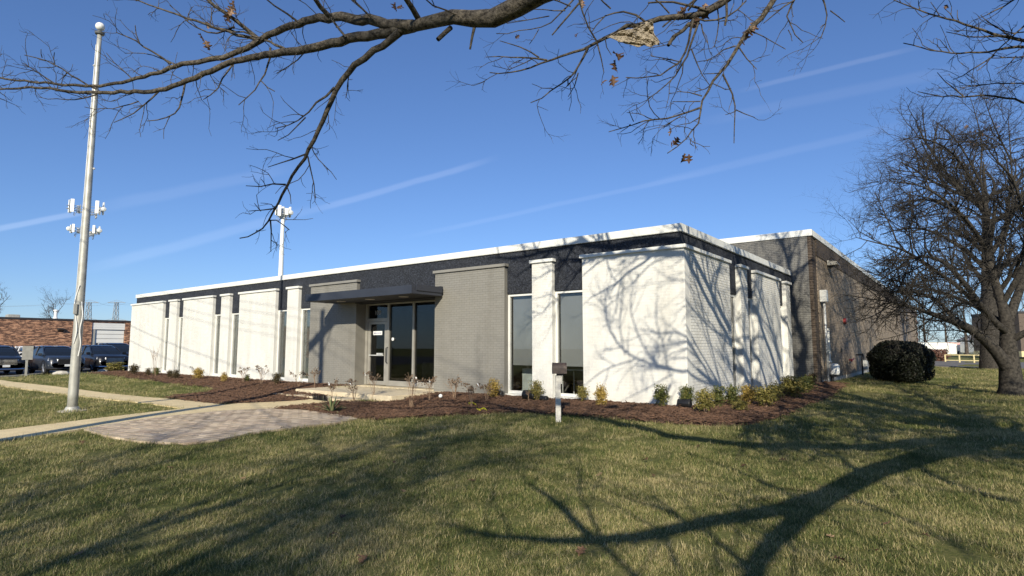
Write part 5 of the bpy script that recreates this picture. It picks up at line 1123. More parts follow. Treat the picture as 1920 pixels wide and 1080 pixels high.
# ---- the dense dark tree on the right
hp = G(1897, 741); haw = thing('hawthorn_tree', hp, 'dark twiggy low forked tree at the right edge of the lawn', 'tree')
HD = float(hp.dot(HF))
hl = []
def hlimb(pts, r, dd=None):
    dd = dd or [0] * len(pts); P, rr = densify([atd(x, y, HD + a) for (x, y), a in zip(pts, dd)], [q * 1.2 for q in r], .3); hl.append((P, rr)); return P, rr
hlimb([(1899, 745), (1897, 725), (1893, 690), (1891, 655), (1888, 600)], [.40, .28, .245, .21, .15])
mains = [hlimb([(1896, 700), (1876, 668), (1850, 638), (1822, 618), (1790, 602), (1745, 588), (1700, 572), (1655, 568)], [.20, .16, .14, .12, .09, .06, .035, .015], [0, -.1, -.2, -.4, -.7, -1, -1.3, -1.6]),
         hlimb([(1888, 610), (1880, 570), (1862, 520), (1850, 470), (1848, 400), (1838, 330)], [.16, .12, .10, .08, .05, .02], [0, .1, .3, .4, .6, .7]),
         hlimb([(1888, 610), (1905, 560), (1930, 500), (1960, 420), (1990, 330)], [.14, .11, .09, .06, .02], [0, .2, .5, .8, 1]),
         hlimb([(1890, 625), (1860, 600), (1830, 560), (1800, 520), (1770, 490), (1735, 478), (1690, 488)], [.10, .085, .07, .06, .045, .03, .012], [0, -.4, -.9, -1.3, -1.8, -2.2, -2.5]),
         hlimb([(1862, 520), (1825, 480), (1790, 455), (1745, 430), (1700, 425), (1650, 440)], [.07, .06, .05, .035, .022, .01], [.3, .8, 1.2, 1.5, 1.7, 1.9]),
         hlimb([(1852, 470), (1820, 420), (1780, 380), (1735, 350), (1690, 340)], [.06, .05, .035, .022, .01], [.4, 0, -.5, -1, -1.3]),
         hlimb([(1848, 400), (1810, 350), (1775, 325), (1745, 300), (1700, 290)], [.045, .04, .03, .018, .008], [.6, .8, 1.1, 1.4, 1.6]),
         hlimb([(1840, 345), (1812, 290), (1780, 245), (1750, 225)], [.03, .025, .015, .007], [.7, .5, .4, .3]),
         hlimb([(1838, 330), (1842, 270), (1830, 215), (1818, 180)], [.025, .02, .012, .006], [.7, .8, .9, 1]),
         hlimb([(1890, 640), (1940, 615), (2000, 590), (2070, 585)], [.10, .08, .05, .02], [0, -.6, -1.2, -1.6]),
         hlimb([(1880, 570), (1920, 500), (1945, 430), (1940, 340), (1925, 270)], [.08, .07, .05, .03, .01], [.1, -.5, -1, -1.4, -1.6]),
         hlimb([(1885, 590), (1865, 540), (1880, 460), (1900, 380), (1895, 290), (1890, 220)], [.07, .06, .05, .035, .02, .01], [0, .8, 1.5, 2, 2.2, 2.3]),
         hlimb([(1850, 590), (1800, 540), (1745, 500), (1690, 465), (1640, 455), (1605, 445)], [.06, .05, .04, .028, .016, .008], [-.4, -1, -1.6, -2, -2.2, -2.3]),
         hlimb([(1850, 470), (1800, 400), (1740, 370), (1690, 380), (1650, 395)], [.05, .04, .03, .018, .008], [.4, 1.2, 2, 2.4, 2.6]),
         hlimb([(1790, 602), (1760, 560), (1715, 545), (1660, 550), (1620, 540)], [.05, .04, .03, .016, .008], [-.7, -.2, .2, .5, .6]),
         hlimb([(1895, 300), (1870, 250), (1850, 200), (1840, 165)], [.03, .02, .012, .006], [2.2, 2, 1.8, 1.7]),
         hlimb([(1845, 380), (1800, 300), (1765, 270), (1715, 255), (1680, 265)], [.04, .03, .022, .014, .007], [.6, 0, -.6, -1, -1.2]),
         hlimb([(1900, 520), (1930, 440), (1900, 330), (1865, 300), (1840, 260)], [.05, .04, .03, .018, .008], [.3, -.8, -1.5, -1.8, -2]),
         hlimb([(1888, 612), (1850, 585), (1800, 560), (1740, 540), (1690, 530), (1640, 515), (1610, 500)], [.08, .065, .05, .035, .025, .015, .008], [0, .6, 1.2, 1.6, 2, 2.2, 2.3])]
cfg_t = [dict(), dict(per_m=3.7, len=1.7, r=.026, ang=1.0, wob=.22, up=.02, n=6, side_up=-.05), dict(per_m=6.0, len=.75, r=.012, ang=.95, wob=.28, up=.01, n=5), dict(per_m=7.5, len=.32, r=.0075, ang=.85, wob=.25, up=.02, n=4, tip=.6)]
gt = Grower(21)
for P, rr in mains:
    L = np.linalg.norm(np.diff(P, axis=0), axis=1).sum(); gt.kids(P, rr, L, 0, cfg_t, .22)
tubes('trunk', hl, 'dark_bark', haw, (5, 8, 12), (.02, .08)); tubes('crown', gt.out, 'dark_bark', haw, (3, 4, 5))
lf = MB(); hb = np.array(hp)
for k in range(16):
    q = atd(RNG.uniform(1815, 1870), RNG.uniform(235, 275), HD + RNG.uniform(-.5, 1)); o = bpy.data.objects.new('leaf', leaf_meshes[k % 5]); COL.objects.link(o); o.parent = haw; o.location = tuple(q - hb); s = RNG.uniform(.10, .18); o.scale = (s, s, s); o.rotation_euler = tuple(RNG.uniform(0, 6, 3))

# ---- big trunk and far bare trees
def bare_tree(name, base, H, spread, seed, trunk_r, label, mat='far_bark', lean=0, dens=1.0, first=.25, group=None, tw=1.0):
    t = thing(name, base, label, 'tree', group); g = np.random.default_rng(seed); b = np.array(base, float)
    tp = [b + [0, 0, -.1], b + [lean * .1, 0, H * .15], b + [lean * .4, .1, H * .4], b + [lean * .7, -.1, H * .7], b + [lean, 0, H]]
    P, rr = densify(tp, [trunk_r * 1.35, trunk_r, trunk_r * .75, trunk_r * .4, trunk_r * .08], H / 14); poly = [(P, rr)]
    gr = Grower(seed + 100)
    cfg = [dict(), dict(num=int(15 * dens), len=spread, r=trunk_r * .33, ang=.95, wob=.13, up=.10, n=7, **{'from': first}), dict(per_m=1.5 * dens * 5 / max(spread, 3), len=spread * .42, r=trunk_r * .11 * tw, ang=.75, wob=.16, up=.07, n=5), dict(per_m=2.6 * dens * 5 / max(spread, 3), len=spread * .2, r=trunk_r * .05 * tw, ang=.7, wob=.16, up=.05, n=4), dict(per_m=3.0 * 4 / max(spread, 3), len=spread * .10, r=trunk_r * .03 * tw, ang=.7, wob=.15, up=.03, n=3, tip=.6)]
    gr.kids(P, rr, H, 0, cfg)
    tubes('trunk', poly, mat, t, (8, 10, 14), (.02, .1)); tubes('crown', gr.out, mat, t, (3, 3, 5)); return t
bare_tree('street_tree', tuple(rd(-4.6, -9.8, 0)), 9.2, 5.0, 33, .17, 'bare street tree behind the viewer that dapples the left lawn with shade', 'oak_bark', -1.0, 1.7, .32, None, 2.6)
bare_tree('bare_tree', G(1862, 692.5), 15, 6.0, 31, .62, 'massive bare trunk standing on the lawn behind the dark forked tree', 'dark_bark', .4, 1.0, .3)
def at_ground(px, D): b = atd(px, 650, D); return (b[0], b[1], 0.0)
for k, (px, D, H, sp, lab) in enumerate([(1735, 120, 12, 5, 'far bare tree seen just above the round dark bush'), (1775, 135, 13, 5.5, 'far bare tree above the white trailer'), (1812, 105, 11, 4.6, 'far bare tree by the cab end of the white trailer'), (1838, 150, 14, 6, 'far bare tree glimpsed left of the massive trunk'), (1880, 125, 13, 5.5, 'far bare tree right behind the massive trunk'), (1912, 110, 12, 5, 'far bare tree at the right edge of the view'), (1950, 130, 13, 5.5, 'far bare tree just outside the right edge of the view')]):
    bare_tree('bare_tree', at_ground(px, D), H, sp, 50 + k, .26, lab, 'far_bark', 0, .9, .18, 'far bare trees on the right', 1.3)
bare_tree('bare_tree', at_ground(98, 130), 11.2, 4.2, 71, .26, 'small bare treetop showing over the orange brick roof', 'far_bark', 0, 1, .3, None, 1.4)
bare_tree('bare_tree', at_ground(-18, 90), 10.5, 2.6, 72, .2, 'bare twigs at the far left edge above the brick roof', 'far_bark', 0, 1, .3, None, 1.4)

# ------------------------------------------------------------------ right background
tr = thing('trailer', at_ground(1760, 118), 'long white trailer parked far off beyond the yellow rail', 'trailer')
tb = np.array(tr.location)
def obox(c, r0, r1, d0, d1, z0, z1):
    c = np.array(c); V = [c + RT * r + HF * d + np.array([0, 0, z]) for z in (z0, z1) for r, d in ((r0, d0), (r1, d0), (r1, d1), (r0, d1))]
    return MB().add(V, [(0, 3, 2, 1), (4, 5, 6, 7), (0, 1, 5, 4), (1, 2, 6, 5), (2, 3, 7, 6), (3, 0, 4, 7)])
obox(tb, -8, 6.2, 0, 2.5, .15, 2.45).build('box', 'white_metal', tr)
obox(tb, -8, 6.25, -.02, 2.52, 2.451, 2.54).build('roof', 'coping_brown', tr)
m_ = MB().add([tuple(tb + RT * r + HF * (-.012) + np.array([0, 0, z])) for r, z in ((1.5, 2.4), (5.8, 2.4), (6.0, 1.75), (4.5, 1.9), (3, 2.15))], [(0, 1, 2, 3, 4)]); m_.build('red_stripe', simple('faded_red', (.75, .42, .40), .6), tr)
for r in (-6, -4.6, 4, 5.2): MB().lathe([(.1, -.15), (.42, -.15), (.42, .15), (.1, .15)], tb + RT * r + HF * .2 + np.array([0, 0, .4]), 12, 'x').build('wheel', 'rubber', tr)
tk = thing('white_truck', at_ground(1852, 112), 'white truck box with dark windows seen left of the massive trunk', 'truck')
kb_ = np.array(tk.location)
obox(kb_, -1.6, 1.6, 0, 5, .3, 2.6).build('cab', 'white_metal', tk, bevel=.2)
obox(kb_, .1, .8, -.02, .0, 1.7, 2.2).build('window', 'carglass', tk)
obox(kb_, -.2, 1.1, -.02, -.005, .9, 1.25).build('logo_mark', 'black', tk); obox(kb_, 1.0, 1.4, -.02, -.005, .45, .7).build('lamp', 'carglass', tk)
for r in (-1.2, 1.2): MB().lathe([(.1, -.15), (.45, -.15), (.45, .15), (.1, .15)], kb_ + RT * r + HF * .3 + np.array([0, 0, .45]), 12, 'x').build('wheel', 'rubber', tk)
yr = thing('guard_rail', G(1811, 681), 'yellow tubular guard rail by the far road', 'railing')
A, Bq = G(1773, 679.5), G(1849, 681); L_ = Bq - A
for w in (0, .36, .72, 1.0): q = A + L_ * w; MB().box(q[0] - .06, q[0] + .06, q[1] - .06, q[1] + .06, 0, .80).build('post', 'yellow_rail', yr)
for z in (.22, .76): MB().tube([A + [0, 0, z], Bq + [0, 0, z]], .05, 6).build('rail', 'yellow_rail', yr)
rb = thing('brick_building', at_ground(1960, 78), 'brown brick building with a yellow base at the far right edge', 'building'); c = np.array(rb.location)
obox(c, -3.2, 9, 0, 8, 1.0, 6.0).build('wall', simple('far_brown', (.13, .10, .08), .9), rb); obox(c, -3.3, 9.1, -.1, 8, .25, .999).build('base_course', 'yellow_rail', rb); obox(c, -3.25, 9.1, -.05, 8.1, 6.0, 6.3).build('roof_edge', 'coping_brown', rb)
pb = thing('white_house', at_ground(1893, 135), 'pale gabled building far behind the forks of the dark tree', 'building'); c = np.array(pb.location)
obox(c, -6, 6, 0, 8, 0, 3.2).build('wall', 'white_trim', pb)
MB().add([tuple(c + RT * r + HF * d + np.array([0, 0, z])) for d in (-.2, 8.2) for r, z in ((-6.4, 3.1), (6.4, 3.1), (0, 5.4))], [(0, 1, 2), (3, 5, 4), (0, 3, 4, 1), (1, 4, 5, 2), (2, 5, 3, 0)]).build('roof', 'roof', pb)

# ------------------------------------------------------------------ leafy shrubs
def leaf_cloud(name, n, rx, ry, rz, size, seed, z0=0, boxy=2.0, shell=.55, mat='box_green', parent=None, origin=(0, 0, 0), lumpy=.18):
    g = np.random.default_rng(seed); U = g.normal(size=(n, 3)); U /= np.linalg.norm(U, axis=1)[:, None]
    if boxy != 2: U /= (np.abs(U) ** boxy).sum(1)[:, None] ** (1 / boxy)
    rad = (shell + (1 - shell) * g.uniform(size=n)) * (1 + lumpy * np.sin(U[:, 0] * 5 + seed) * np.sin(U[:, 1] * 4 + 2) + lumpy * .8 * np.sin(U[:, 2] * 7 + seed * 2))
    C = U * rad[:, None] * np.array([rx, ry, rz]); C[:, 2] += z0 + rz
    N = U + g.normal(size=(n, 3)) * .8; N /= np.linalg.norm(N, axis=1)[:, None]; A = np.cross(N, g.normal(size=(n, 3))); A /= np.linalg.norm(A, axis=1)[:, None]; Bv = np.cross(N, A)
    s = size * g.uniform(.6, 1.3, n)[:, None]
    V = np.stack([C - A * s * .5, C + Bv * s, C + A * s * .5, C - Bv * s], 1).reshape(-1, 3) + np.array(origin)
    F = np.arange(4 * n).reshape(n, 4)
    me = bpy.data.meshes.new(name); me.from_pydata(V.tolist(), [], F.tolist()); tint = np.repeat(np.clip(g.beta(2, 2, n) , 0, 1), 4)
    at = me.attributes.new('tint', 'FLOAT', 'POINT'); at.data.foreach_set('value', tint.astype(np.float32)); me.materials.append(M[mat]); return me
shrub_mesh = {}
for mat in ('box_green', 'box_olive', 'box_yellow', 'box_brown'):
    for v in range(3): shrub_mesh[mat, v] = leaf_cloud('foliage', 1700, .38, .38, .50, .045, 300 + v * 7 + len(mat), .10, 2.6, .30, mat, lumpy=.22)
stem_m = MB()
for k in range(7):
    a = k * .9; stem_m.tube([(0, 0, -.04), (.05 * math.cos(a), .05 * math.sin(a), .2), (.2 * math.cos(a), .2 * math.sin(a), .7)], [.016, .012, .006], 4)
sto = stem_m.build('stem', 'dry_stem', None); stem_me = sto.data; bpy.data.objects.remove(sto)
SHR = [  # px, py base, width px, height px, mat, label
    (190, 697, 14, 14, 'box_brown', 'small brown shrub at the lot edge right of the flagpole'), (215, 701, 26, 19, 'box_olive', 'broad olive shrub left of the white office corner'),
    (251, 706, 15, 19, 'box_brown', 'brown shrub at the left end of the white wall'), (277, 707, 9, 13, 'box_brown', 'small dark shrub left of the first pair of windows'), (292, 707, 12, 15, 'box_green', 'green shrub just under the leftmost window'),
    (318, 712, 10, 15, 'box_brown', 'left of two brown shrubs under the second window'), (330, 713, 12, 15, 'box_brown', 'right of two brown shrubs under the second window'), (371, 714, 17, 20, 'box_yellow', 'bright yellow shrub before the second wide white panel'),
    (420, 718, 11, 15, 'box_yellow', 'orange tan shrub between the second pair of windows'), (463, 719, 9, 13, 'box_green', 'small green shrub left of the third wide white panel'), (518, 724, 15, 20, 'box_brown', 'brown shrub below the window left of the canopy'),
    (925, 749, 23, 29, 'box_yellow', 'golden shrub at the right end of the grey wall'), (1006, 756, 22, 33, 'box_olive', 'olive shrub below the narrow white pier'), (1092, 758, 19, 28, 'box_olive', 'olive shrub just right of the mailbox'),
    (1127, 766, 22, 34, 'box_yellow', 'golden shrub right of the mailbox, standing in front of white wall'), (1241, 768, 25, 36, 'box_green', 'dark green shrub alone in the middle of the corner wall'), (1289, 769, 23, 37, 'box_green', 'green shrub right at the white corner of the office'),
    (1323, 781, 32, 42, 'box_olive', 'olive shrub standing foremost in the bed past the corner'), (1347, 769, 24, 35, 'box_green', 'dark green shrub second past the corner along the side wall'), (1373, 767, 24, 36, 'box_green', 'dark green shrub left of the golden one by the side wall'),
    (1388, 776, 24, 20, 'box_olive', 'low sprawling olive shrub before the side wall windows'), (1404, 764, 27, 35, 'box_yellow', 'golden shrub by the first side window'), (1436, 769, 36, 36, 'box_olive', 'pale olive shrub by the second side panel'), (1454, 757, 28, 32, 'box_olive', 'olive shrub behind the pale one by the side panel'),
    (1490, 750, 40, 34, 'box_olive', 'wide yellow green shrub at the end of the side wall'), (1512, 741, 26, 30, 'box_green', 'dark shrub at the foot of the grey warehouse wall'), (1524, 726, 16, 22, 'box_brown', 'dark brown shrub at the warehouse corner'), (1478, 741, 24, 28, 'box_brown', 'dark brown shrub half hidden behind the wide yellow green one')]
shrub_pts = []
for k, (px, py, w, h, mat, lab) in enumerate(SHR):
    p = G(px, py, .03); d = float(p.dot(HF)); W = w * d / FPX; Hh = h * d / FPX
    t = thing('boxwood_shrub', p, lab, 'shrub', 'young shrubs along the walls'); shrub_pts.append(p)
    o = bpy.data.objects.new('foliage', shrub_mesh[mat, k % 3]); COL.objects.link(o); o.parent = t; sx = W / .67; sz = Hh / .92; o.scale = (sx, sx, sz); o.rotation_euler = (0, 0, k * 1.3)
    o = bpy.data.objects.new('stem', stem_me); COL.objects.link(o); o.parent = t; o.scale = (sx, sx, sz)
# round clipped yew and far russet hedge
p = G(1690, 717); yw = thing('yew_bush', p, 'big rounded dark evergreen bush clipped beside the brown warehouse wall', 'bush')
o = bpy.data.objects.new('foliage', leaf_cloud('foliage', 24000, 1.20, 1.20, .90, .042, 91, -.02, 3.0, .80, 'yew', lumpy=.05)); COL.objects.link(o); o.parent = yw
core = MB(); core.lathe([(.05, .1), (.7, .12), (.88, .45), (.92, 1.0), (.75, 1.45), (.05, 1.55)], p, 18); core.build('inner_twigs', 'dark_bark', yw, smooth=True)
p = G(1752, 677); hg = thing('russet_hedge', p, 'low russet brown hedge beyond the round dark bush', 'hedge')
o = bpy.data.objects.new('foliage', leaf_cloud('foliage', 4000, 1.35, 1.0, .58, .09, 92, 0, 3.5, .7, 'hedge')); COL.objects.link(o); o.parent = hg; o.rotation_euler = (0, 0, YAW)

# ------------------------------------------------------------------ dry hydrangea stems, yucca, tags, lights
def hydrangea(px, py, wpx, hpx, ns, seed, label, heads=True, tagn=0):
    p = G(px, py, .04); d = float(p.dot(HF)); W = wpx * d / FPX / 2; H = hpx * d / FPX; g = np.random.default_rng(seed)
    t = thing('dry_hydrangea', p, label, 'dry plant', 'bare flower stems in the mulch'); polys = []; tips = []
    for k in range(ns):
        a = g.uniform(0, 6.28); rr = W * g.uniform(.35, 1.0); tip = p + np.array([rr * math.cos(a), rr * math.sin(a), H * g.uniform(.7, 1.0)]); mid = p * .45 + tip * .55 + np.array([0, 0, H * .06]) - np.array([rr * math.cos(a), rr * math.sin(a), 0]) * .15 + g.normal(size=3) * .02
        polys.append((np.array([p + g.normal(size=3) * [.03, .03, 0], (p + mid) / 2, mid, tip]), np.array([.007, .006, .005, .003]))); tips.append(tip)
        for j in range(2):
            e = mid + g.normal(size=3) * [.09, .09, .04] + [0, 0, H * .25]; polys.append((np.array([mid, (mid + e) / 2 + g.normal(size=3) * .01, e]), np.array([.0045, .004, .0025])))
            if g.uniform() < .5: tips.append(e)
    tubes('stems', polys, 'dry_stem', t, (4, 4, 5))
    if heads:
        for tip in tips[:8]:
            m = MB()
            for j in range(12):
                c = tip + g.normal(size=3) * .03; a = g.normal(size=3); a /= np.linalg.norm(a); b = np.cross(a, g.normal(size=3)); b /= np.linalg.norm(b); s = .022
                m.add([c - a * s, c + b * s, c + a * s, c - b * s], [(0, 1, 2, 3)])
            stuff(m.build('flower_head', 'dry_head', t, fix=False))
    for j in range(tagn):
        c = tips[j] + np.array([0, 0, -.03 * j]); u = RT * .016; v = np.array([.0, 0, .036]) + RT * .012 * (1 if j % 2 else -1)
        m = MB().add([c - u - v, c + u - v, c + u + v, c - u + v, c - u - v + HF * .006, c + u - v + HF * .006, c + u + v + HF * .006, c - u + v + HF * .006], [(0, 1, 2, 3), (4, 7, 6, 5), (0, 4, 5, 1), (1, 5, 6, 2), (2, 6, 7, 3), (3, 7, 4, 0)]); m.build('plant_tag', 'tag_white', t)
for a in [(455, 720, 26, 28, 5, 1, 'bare dry stems at the foot of the third white panel, left clump', True, 0), (490, 724, 34, 36, 7, 2, 'bare dry stems at the foot of the third white panel, right clump', True, 0), (560, 728, 30, 28, 5, 3, 'faint dry stems below the last window before the canopy', True, 0), (590, 730, 26, 34, 6, 4, 'dry stems with round heads at the left edge of the grey wall', True, 0),
          (622, 757, 24, 40, 4, 5, 'thin reddish stem with a white tag left of the entrance step', True, 1), (664, 760, 34, 44, 6, 6, 'dry stems with brown heads and white tag in front of the entrance step', True, 1), (702, 752, 38, 50, 6, 7, 'dry stems standing before the glass door', True, 1), (771, 768, 52, 66, 9, 8, 'tallest pale dry stems with white tags before the entrance glass', True, 3), (805, 756, 34, 44, 6, 9, 'dry stems at the right edge of the entrance', True, 1),
          (852, 752, 46, 42, 10, 10, 'dense dry stems at the left end of the right grey wall', True, 0), (884, 768, 36, 48, 7, 11, 'dry stems with white tag above the yellow ribbon', True, 1), (912, 757, 22, 32, 4, 12, 'sparse dry stems left of the golden shrub', True, 0), (990, 757, 16, 24, 4, 13, 'few dry stems before the blind covered window', False, 0), (290, 708, 30, 62, 5, 14, 'tall thin dry grass stalks before the leftmost white panel', False, 0)]:
    hydrangea(*a)
p = G(622, 777, .03); yc = thing('yucca_plant', p, 'spiky green yucca at the corner of the paver patio', 'yucca')
for k in range(34):
    a = RNG.uniform(0, 6.28); L = RNG.uniform(.34, .55); el = RNG.uniform(.25, 1.3); dv = np.array([math.cos(a) * math.cos(el), math.sin(a) * math.cos(el), math.sin(el)]); sd = np.array([-math.sin(a), math.cos(a), 0]); m = MB(); row = []
    for j, tt in enumerate(np.linspace(0, 1, 6)):
        c = p + dv * L * tt + np.array([0, 0, -.16 * tt * tt * math.cos(el)]); w = .030 * (1 - tt ** 2) + .001; row += [c - sd * w + np.array([0, 0, .008]), c, c + sd * w + np.array([0, 0, .008])]
    fs = []
    for j in range(5): fs += [(j * 3, j * 3 + 3, j * 3 + 4, j * 3 + 1), (j * 3 + 1, j * 3 + 4, j * 3 + 5, j * 3 + 2)]
    m.add(row, fs, RNG.uniform(.05, 1)); m.build('leaf', 'yucca', yc, fix=False)
for px, py, lab, w in [(936, 748, 'black uplight beside the golden shrub by the grey wall', .16), (994, 755, 'dark cylindrical uplight below the blind covered window', .26), (1284, 770, 'black uplight at the foot of the white corner', .2), (398, 707, 'black uplight lying below the second window from the left', .3), (1020, 757, 'black uplight behind the olive shrub by the narrow pier', .14)]:
    p = G(px, py, .05); t = thing('uplight', p, lab, 'garden light', 'uplights along the wall')
    MB().lathe([(.01, -w * .7), (w * .45, -w * .7), (w * .5, w * .6), (w * .42, w * .7), (.01, w * .66)], p + np.array([0, 0, w * .55]), 14, 'x').build('lamp_body', 'black', t, smooth=False); MB().tube([p, p + np.array([0, 0, w * .5])], .02, 6).build('stake', 'black', t)
p = G(826, 752, .05); cu = thing('marker_ball', p, 'small white ball on the mulch below the right grey wall', 'ball'); MB().lathe([(.001, .0)] + [(.055 * math.sin(a), .055 - .055 * math.cos(a)) for a in np.linspace(.2, 2.95, 9)] + [(.001, .11)], p + np.array([0, 0, .03]), 14).build('ball', 'tag_white', cu, smooth=True)
MB().tube([p - np.array([0, 0, .03]), p + np.array([0, 0, .05])], .012, 6).build('stake', 'black', cu)
tp = MB(); path = [G(x, y, .05 + dz) for x, y, dz in [(879, 768, .10), (885, 763, .06), (893, 766, .03), (893, 773, .02), (900, 776, .03), (907, 773, .05), (913, 776, .02)]]
P, rr = densify(path, [1] * len(path), .05)
for q0, q1 in zip(P[:-1], P[1:]):
    pass
rb_v = []
for i, q in enumerate(P):
    n_ = np.array([.2 * math.sin(i * 1.1), .2 * math.cos(i * .9), 1.0]); n_ /= np.linalg.norm(n_); rb_v += [q - n_ * .025, q + n_ * .025]
tp.add(rb_v, [(2 * i, 2 * i + 2, 2 * i + 3, 2 * i + 1) for i in range(len(P) - 1)]); tpo = tp.build('marking_ribbon', 'yellow_tape', None, fix=False); md = tpo.modifiers.new('thick', 'SOLIDIFY'); md.thickness = .002
tag(tpo, 'bright yellow marking ribbon tangled at the lawn edge of the mulch', 'ribbon')

# ------------------------------------------------------------------ scattered stuff by instancing
def scatter(name, clumps, pts, rotz, tilt, scl, tint, mat, label=None):
    """clumps: [(verts, faces, blade attr)]; the object's own mesh carries clump islands (var>=0) and loose points (var=-1)"""
    V, F, var, bl = [], [], [], []
    for k, (v, f, b) in enumerate(clumps):
        o = len(V); V += [tuple(q) for q in v]; F += [tuple(i + o for i in q) for q in f]; var += [k] * len(v); bl += list(b)
    n0 = len(V); V += [tuple(q) for q in pts]; n = len(V)
    me = bpy.data.meshes.new(name); me.from_pydata(V, [], F); npt = len(pts); nc = len(clumps)
    def A(nm, ty, arr, key='value'):
        a = me.attributes.new(nm, ty, 'POINT'); a.data.foreach_set(key, arr)
    A('var', 'INT', np.array(var + [-1] * npt, np.int32)); A('blade', 'FLOAT', np.array(bl + [0] * npt, np.float32))
    A('scl', 'FLOAT', np.r_[np.zeros(n0), scl].astype(np.float32)); A('tint', 'FLOAT', np.r_[np.zeros(n0), tint].astype(np.float32)); A('pick', 'INT', np.r_[np.zeros(n0, int), RNG.integers(0, nc, npt)].astype(np.int32))
    rot = np.zeros((n, 3), np.float32); rot[n0:, 2] = rotz; rot[n0:, 0] = tilt; A('rot', 'FLOAT_VECTOR', rot.ravel(), 'vector')
    me.materials.append(M[mat]); o = bpy.data.objects.new(name, me); COL.objects.link(o)
    ng = bpy.data.node_groups.new(name + '_scatter', 'GeometryNodeTree'); ng.interface.new_socket('Geometry', in_out='INPUT', socket_type='NodeSocketGeometry'); ng.interface.new_socket('Geometry', in_out='OUTPUT', socket_type='NodeSocketGeometry')
    gi = NN(ng, 'NodeGroupInput'); go = NN(ng, 'NodeGroupOutput'); jn = NN(ng, 'GeometryNodeJoinGeometry')
    def attr(nm, ty): a = NN(ng, 'GeometryNodeInputNamedAttribute', data_type=ty); a.inputs['Name'].default_value = nm; return a.outputs['Attribute']
    va = attr('var', 'INT')
    def sep(k):
        c = NN(ng, 'FunctionNodeCompare', data_type='INT', operation='EQUAL'); LK(ng, va, c.inputs[2]); c.inputs[3].default_value = k
        s = NN(ng, 'GeometryNodeSeparateGeometry', domain='POINT'); LK(ng, gi.outputs[0], s.inputs['Geometry']); LK(ng, c.outputs[0], s.inputs['Selection']); return s.outputs['Selection']
    for k in reversed(range(nc)):
        gt_ = NN(ng, 'GeometryNodeGeometryToInstance'); LK(ng, sep(k), gt_.inputs[0]); LK(ng, gt_.outputs[0], jn.inputs[0])
    mp = NN(ng, 'GeometryNodeMeshToPoints'); LK(ng, sep(-1), mp.inputs['Mesh'])
    ip = NN(ng, 'GeometryNodeInstanceOnPoints'); LK(ng, mp.outputs[0], ip.inputs['Points']); LK(ng, jn.outputs[0], ip.inputs['Instance']); ip.inputs['Pick Instance'].default_value = True
    LK(ng, attr('pick', 'INT'), ip.inputs['Instance Index']); LK(ng, attr('rot', 'FLOAT_VECTOR'), ip.inputs['Rotation']); LK(ng, attr('scl', 'FLOAT'), ip.inputs['Scale'])
    LK(ng, ip.outputs[0], go.inputs[0])
    md = o.modifiers.new('scatter', 'NODES'); md.node_group = ng
    return stuff(o)
def grass_clump(seed, nb, rad, h, w):
    g = np.random.default_rng(seed); V, F, B = [], [], []
    for _ in range(nb):
        a = g.uniform(0, 6.28); r = rad * math.sqrt(g.uniform()); bx, by = r * math.cos(a), r * math.sin(a); ha = g.uniform(0, 6.28); L = h * g.uniform(.55, 1.25); lean = g.uniform(.75, 1.46); curl = g.uniform(-.55, .05); ww = w * g.uniform(.7, 1.3); tn = g.uniform()
        dx, dy = math.cos(ha), math.sin(ha); px, py = -dy, dx; o = len(V)
        for t, wt in ((0, 1), (.55, .8), (1, .12)):
            an = lean + curl * t; out = L * t * math.sin(an); z = L * t * math.cos(an) + .004
            V += [(bx + dx * out - px * ww * wt, by + dy * out - py * ww * wt, z), (bx + dx * out + px * ww * wt, by + dy * out + py * ww * wt, z)]; B += [tn, tn]
        F += [(o, o + 1, o + 3, o + 2), (o + 2, o + 3, o + 5, o + 4)]
    return V, F, B
clumps = [grass_clump(400 + k, 64, .12, .052, .0020) for k in range(5)]
masks = [WALK_A, WALK_B, PATIO, MULCH_L, MULCH_R, LOT, ROADR]
def lawn_points(d0, d1, dens):
    half = .95; area = half * (d1 * d1 - d0 * d0); n = int(area * dens); d = np.sqrt(RNG.uniform(d0 * d0, d1 * d1, n)); r = RNG.uniform(-half, half, n) * d + RNG.uniform(-.5, .5, n)
    x = RT[0] * r + HF[0] * d; y = RT[1] * r + HF[1] * d; k = np.ones(n, bool)
    for m in masks: k &= ~inpoly(x, y, m)
    k &= ~((x > XL) & (x < -4.3) & (y > YF - .1) & (y < 90)) & ~((x < -4.2) & (y > 23.5)) & (x > -60)
    x, y = x[k], y[k]; pn = np.sin(x * 1.7 + 2 * np.sin(y * .9)) * np.sin(y * 1.9 + 1.7 * np.sin(x * 1.1)) + .5 * np.sin(x * 4.3 + y * 2.1) * np.sin(y * 5.1 - x)
    k = RNG.uniform(size=len(x)) > np.clip((pn - .55) * 1.4, 0, .75)
    return x[k], y[k]
xs, ys_, sc = [], [], []
for d0, d1, dens, s0 in ((2.6, 6, 150, .80), (6, 10, 75, 1.0), (10, 16, 30, 1.35), (16, 26, 11, 1.7), (26, 45, 3.2, 2.3)):
    x, y = lawn_points(d0, d1, dens); xs.append(x); ys_.append(y); sc.append(s0 * RNG.uniform(.75, 1.3, len(x)))
x = np.concatenate(xs); y = np.concatenate(ys_); s = np.concatenate(sc)
scatter('lawn_grass', clumps, np.stack([x, y, hgt(x, y) - .004], 1), RNG.uniform(0, 6.28, len(x)), RNG.uniform(-.12, .12, len(x)), s, RNG.uniform(0, 1, len(x)), 'grass')
bpy.data.objects['lawn_grass']['label'] = 'short green and straw coloured winter grass covering the lawn'
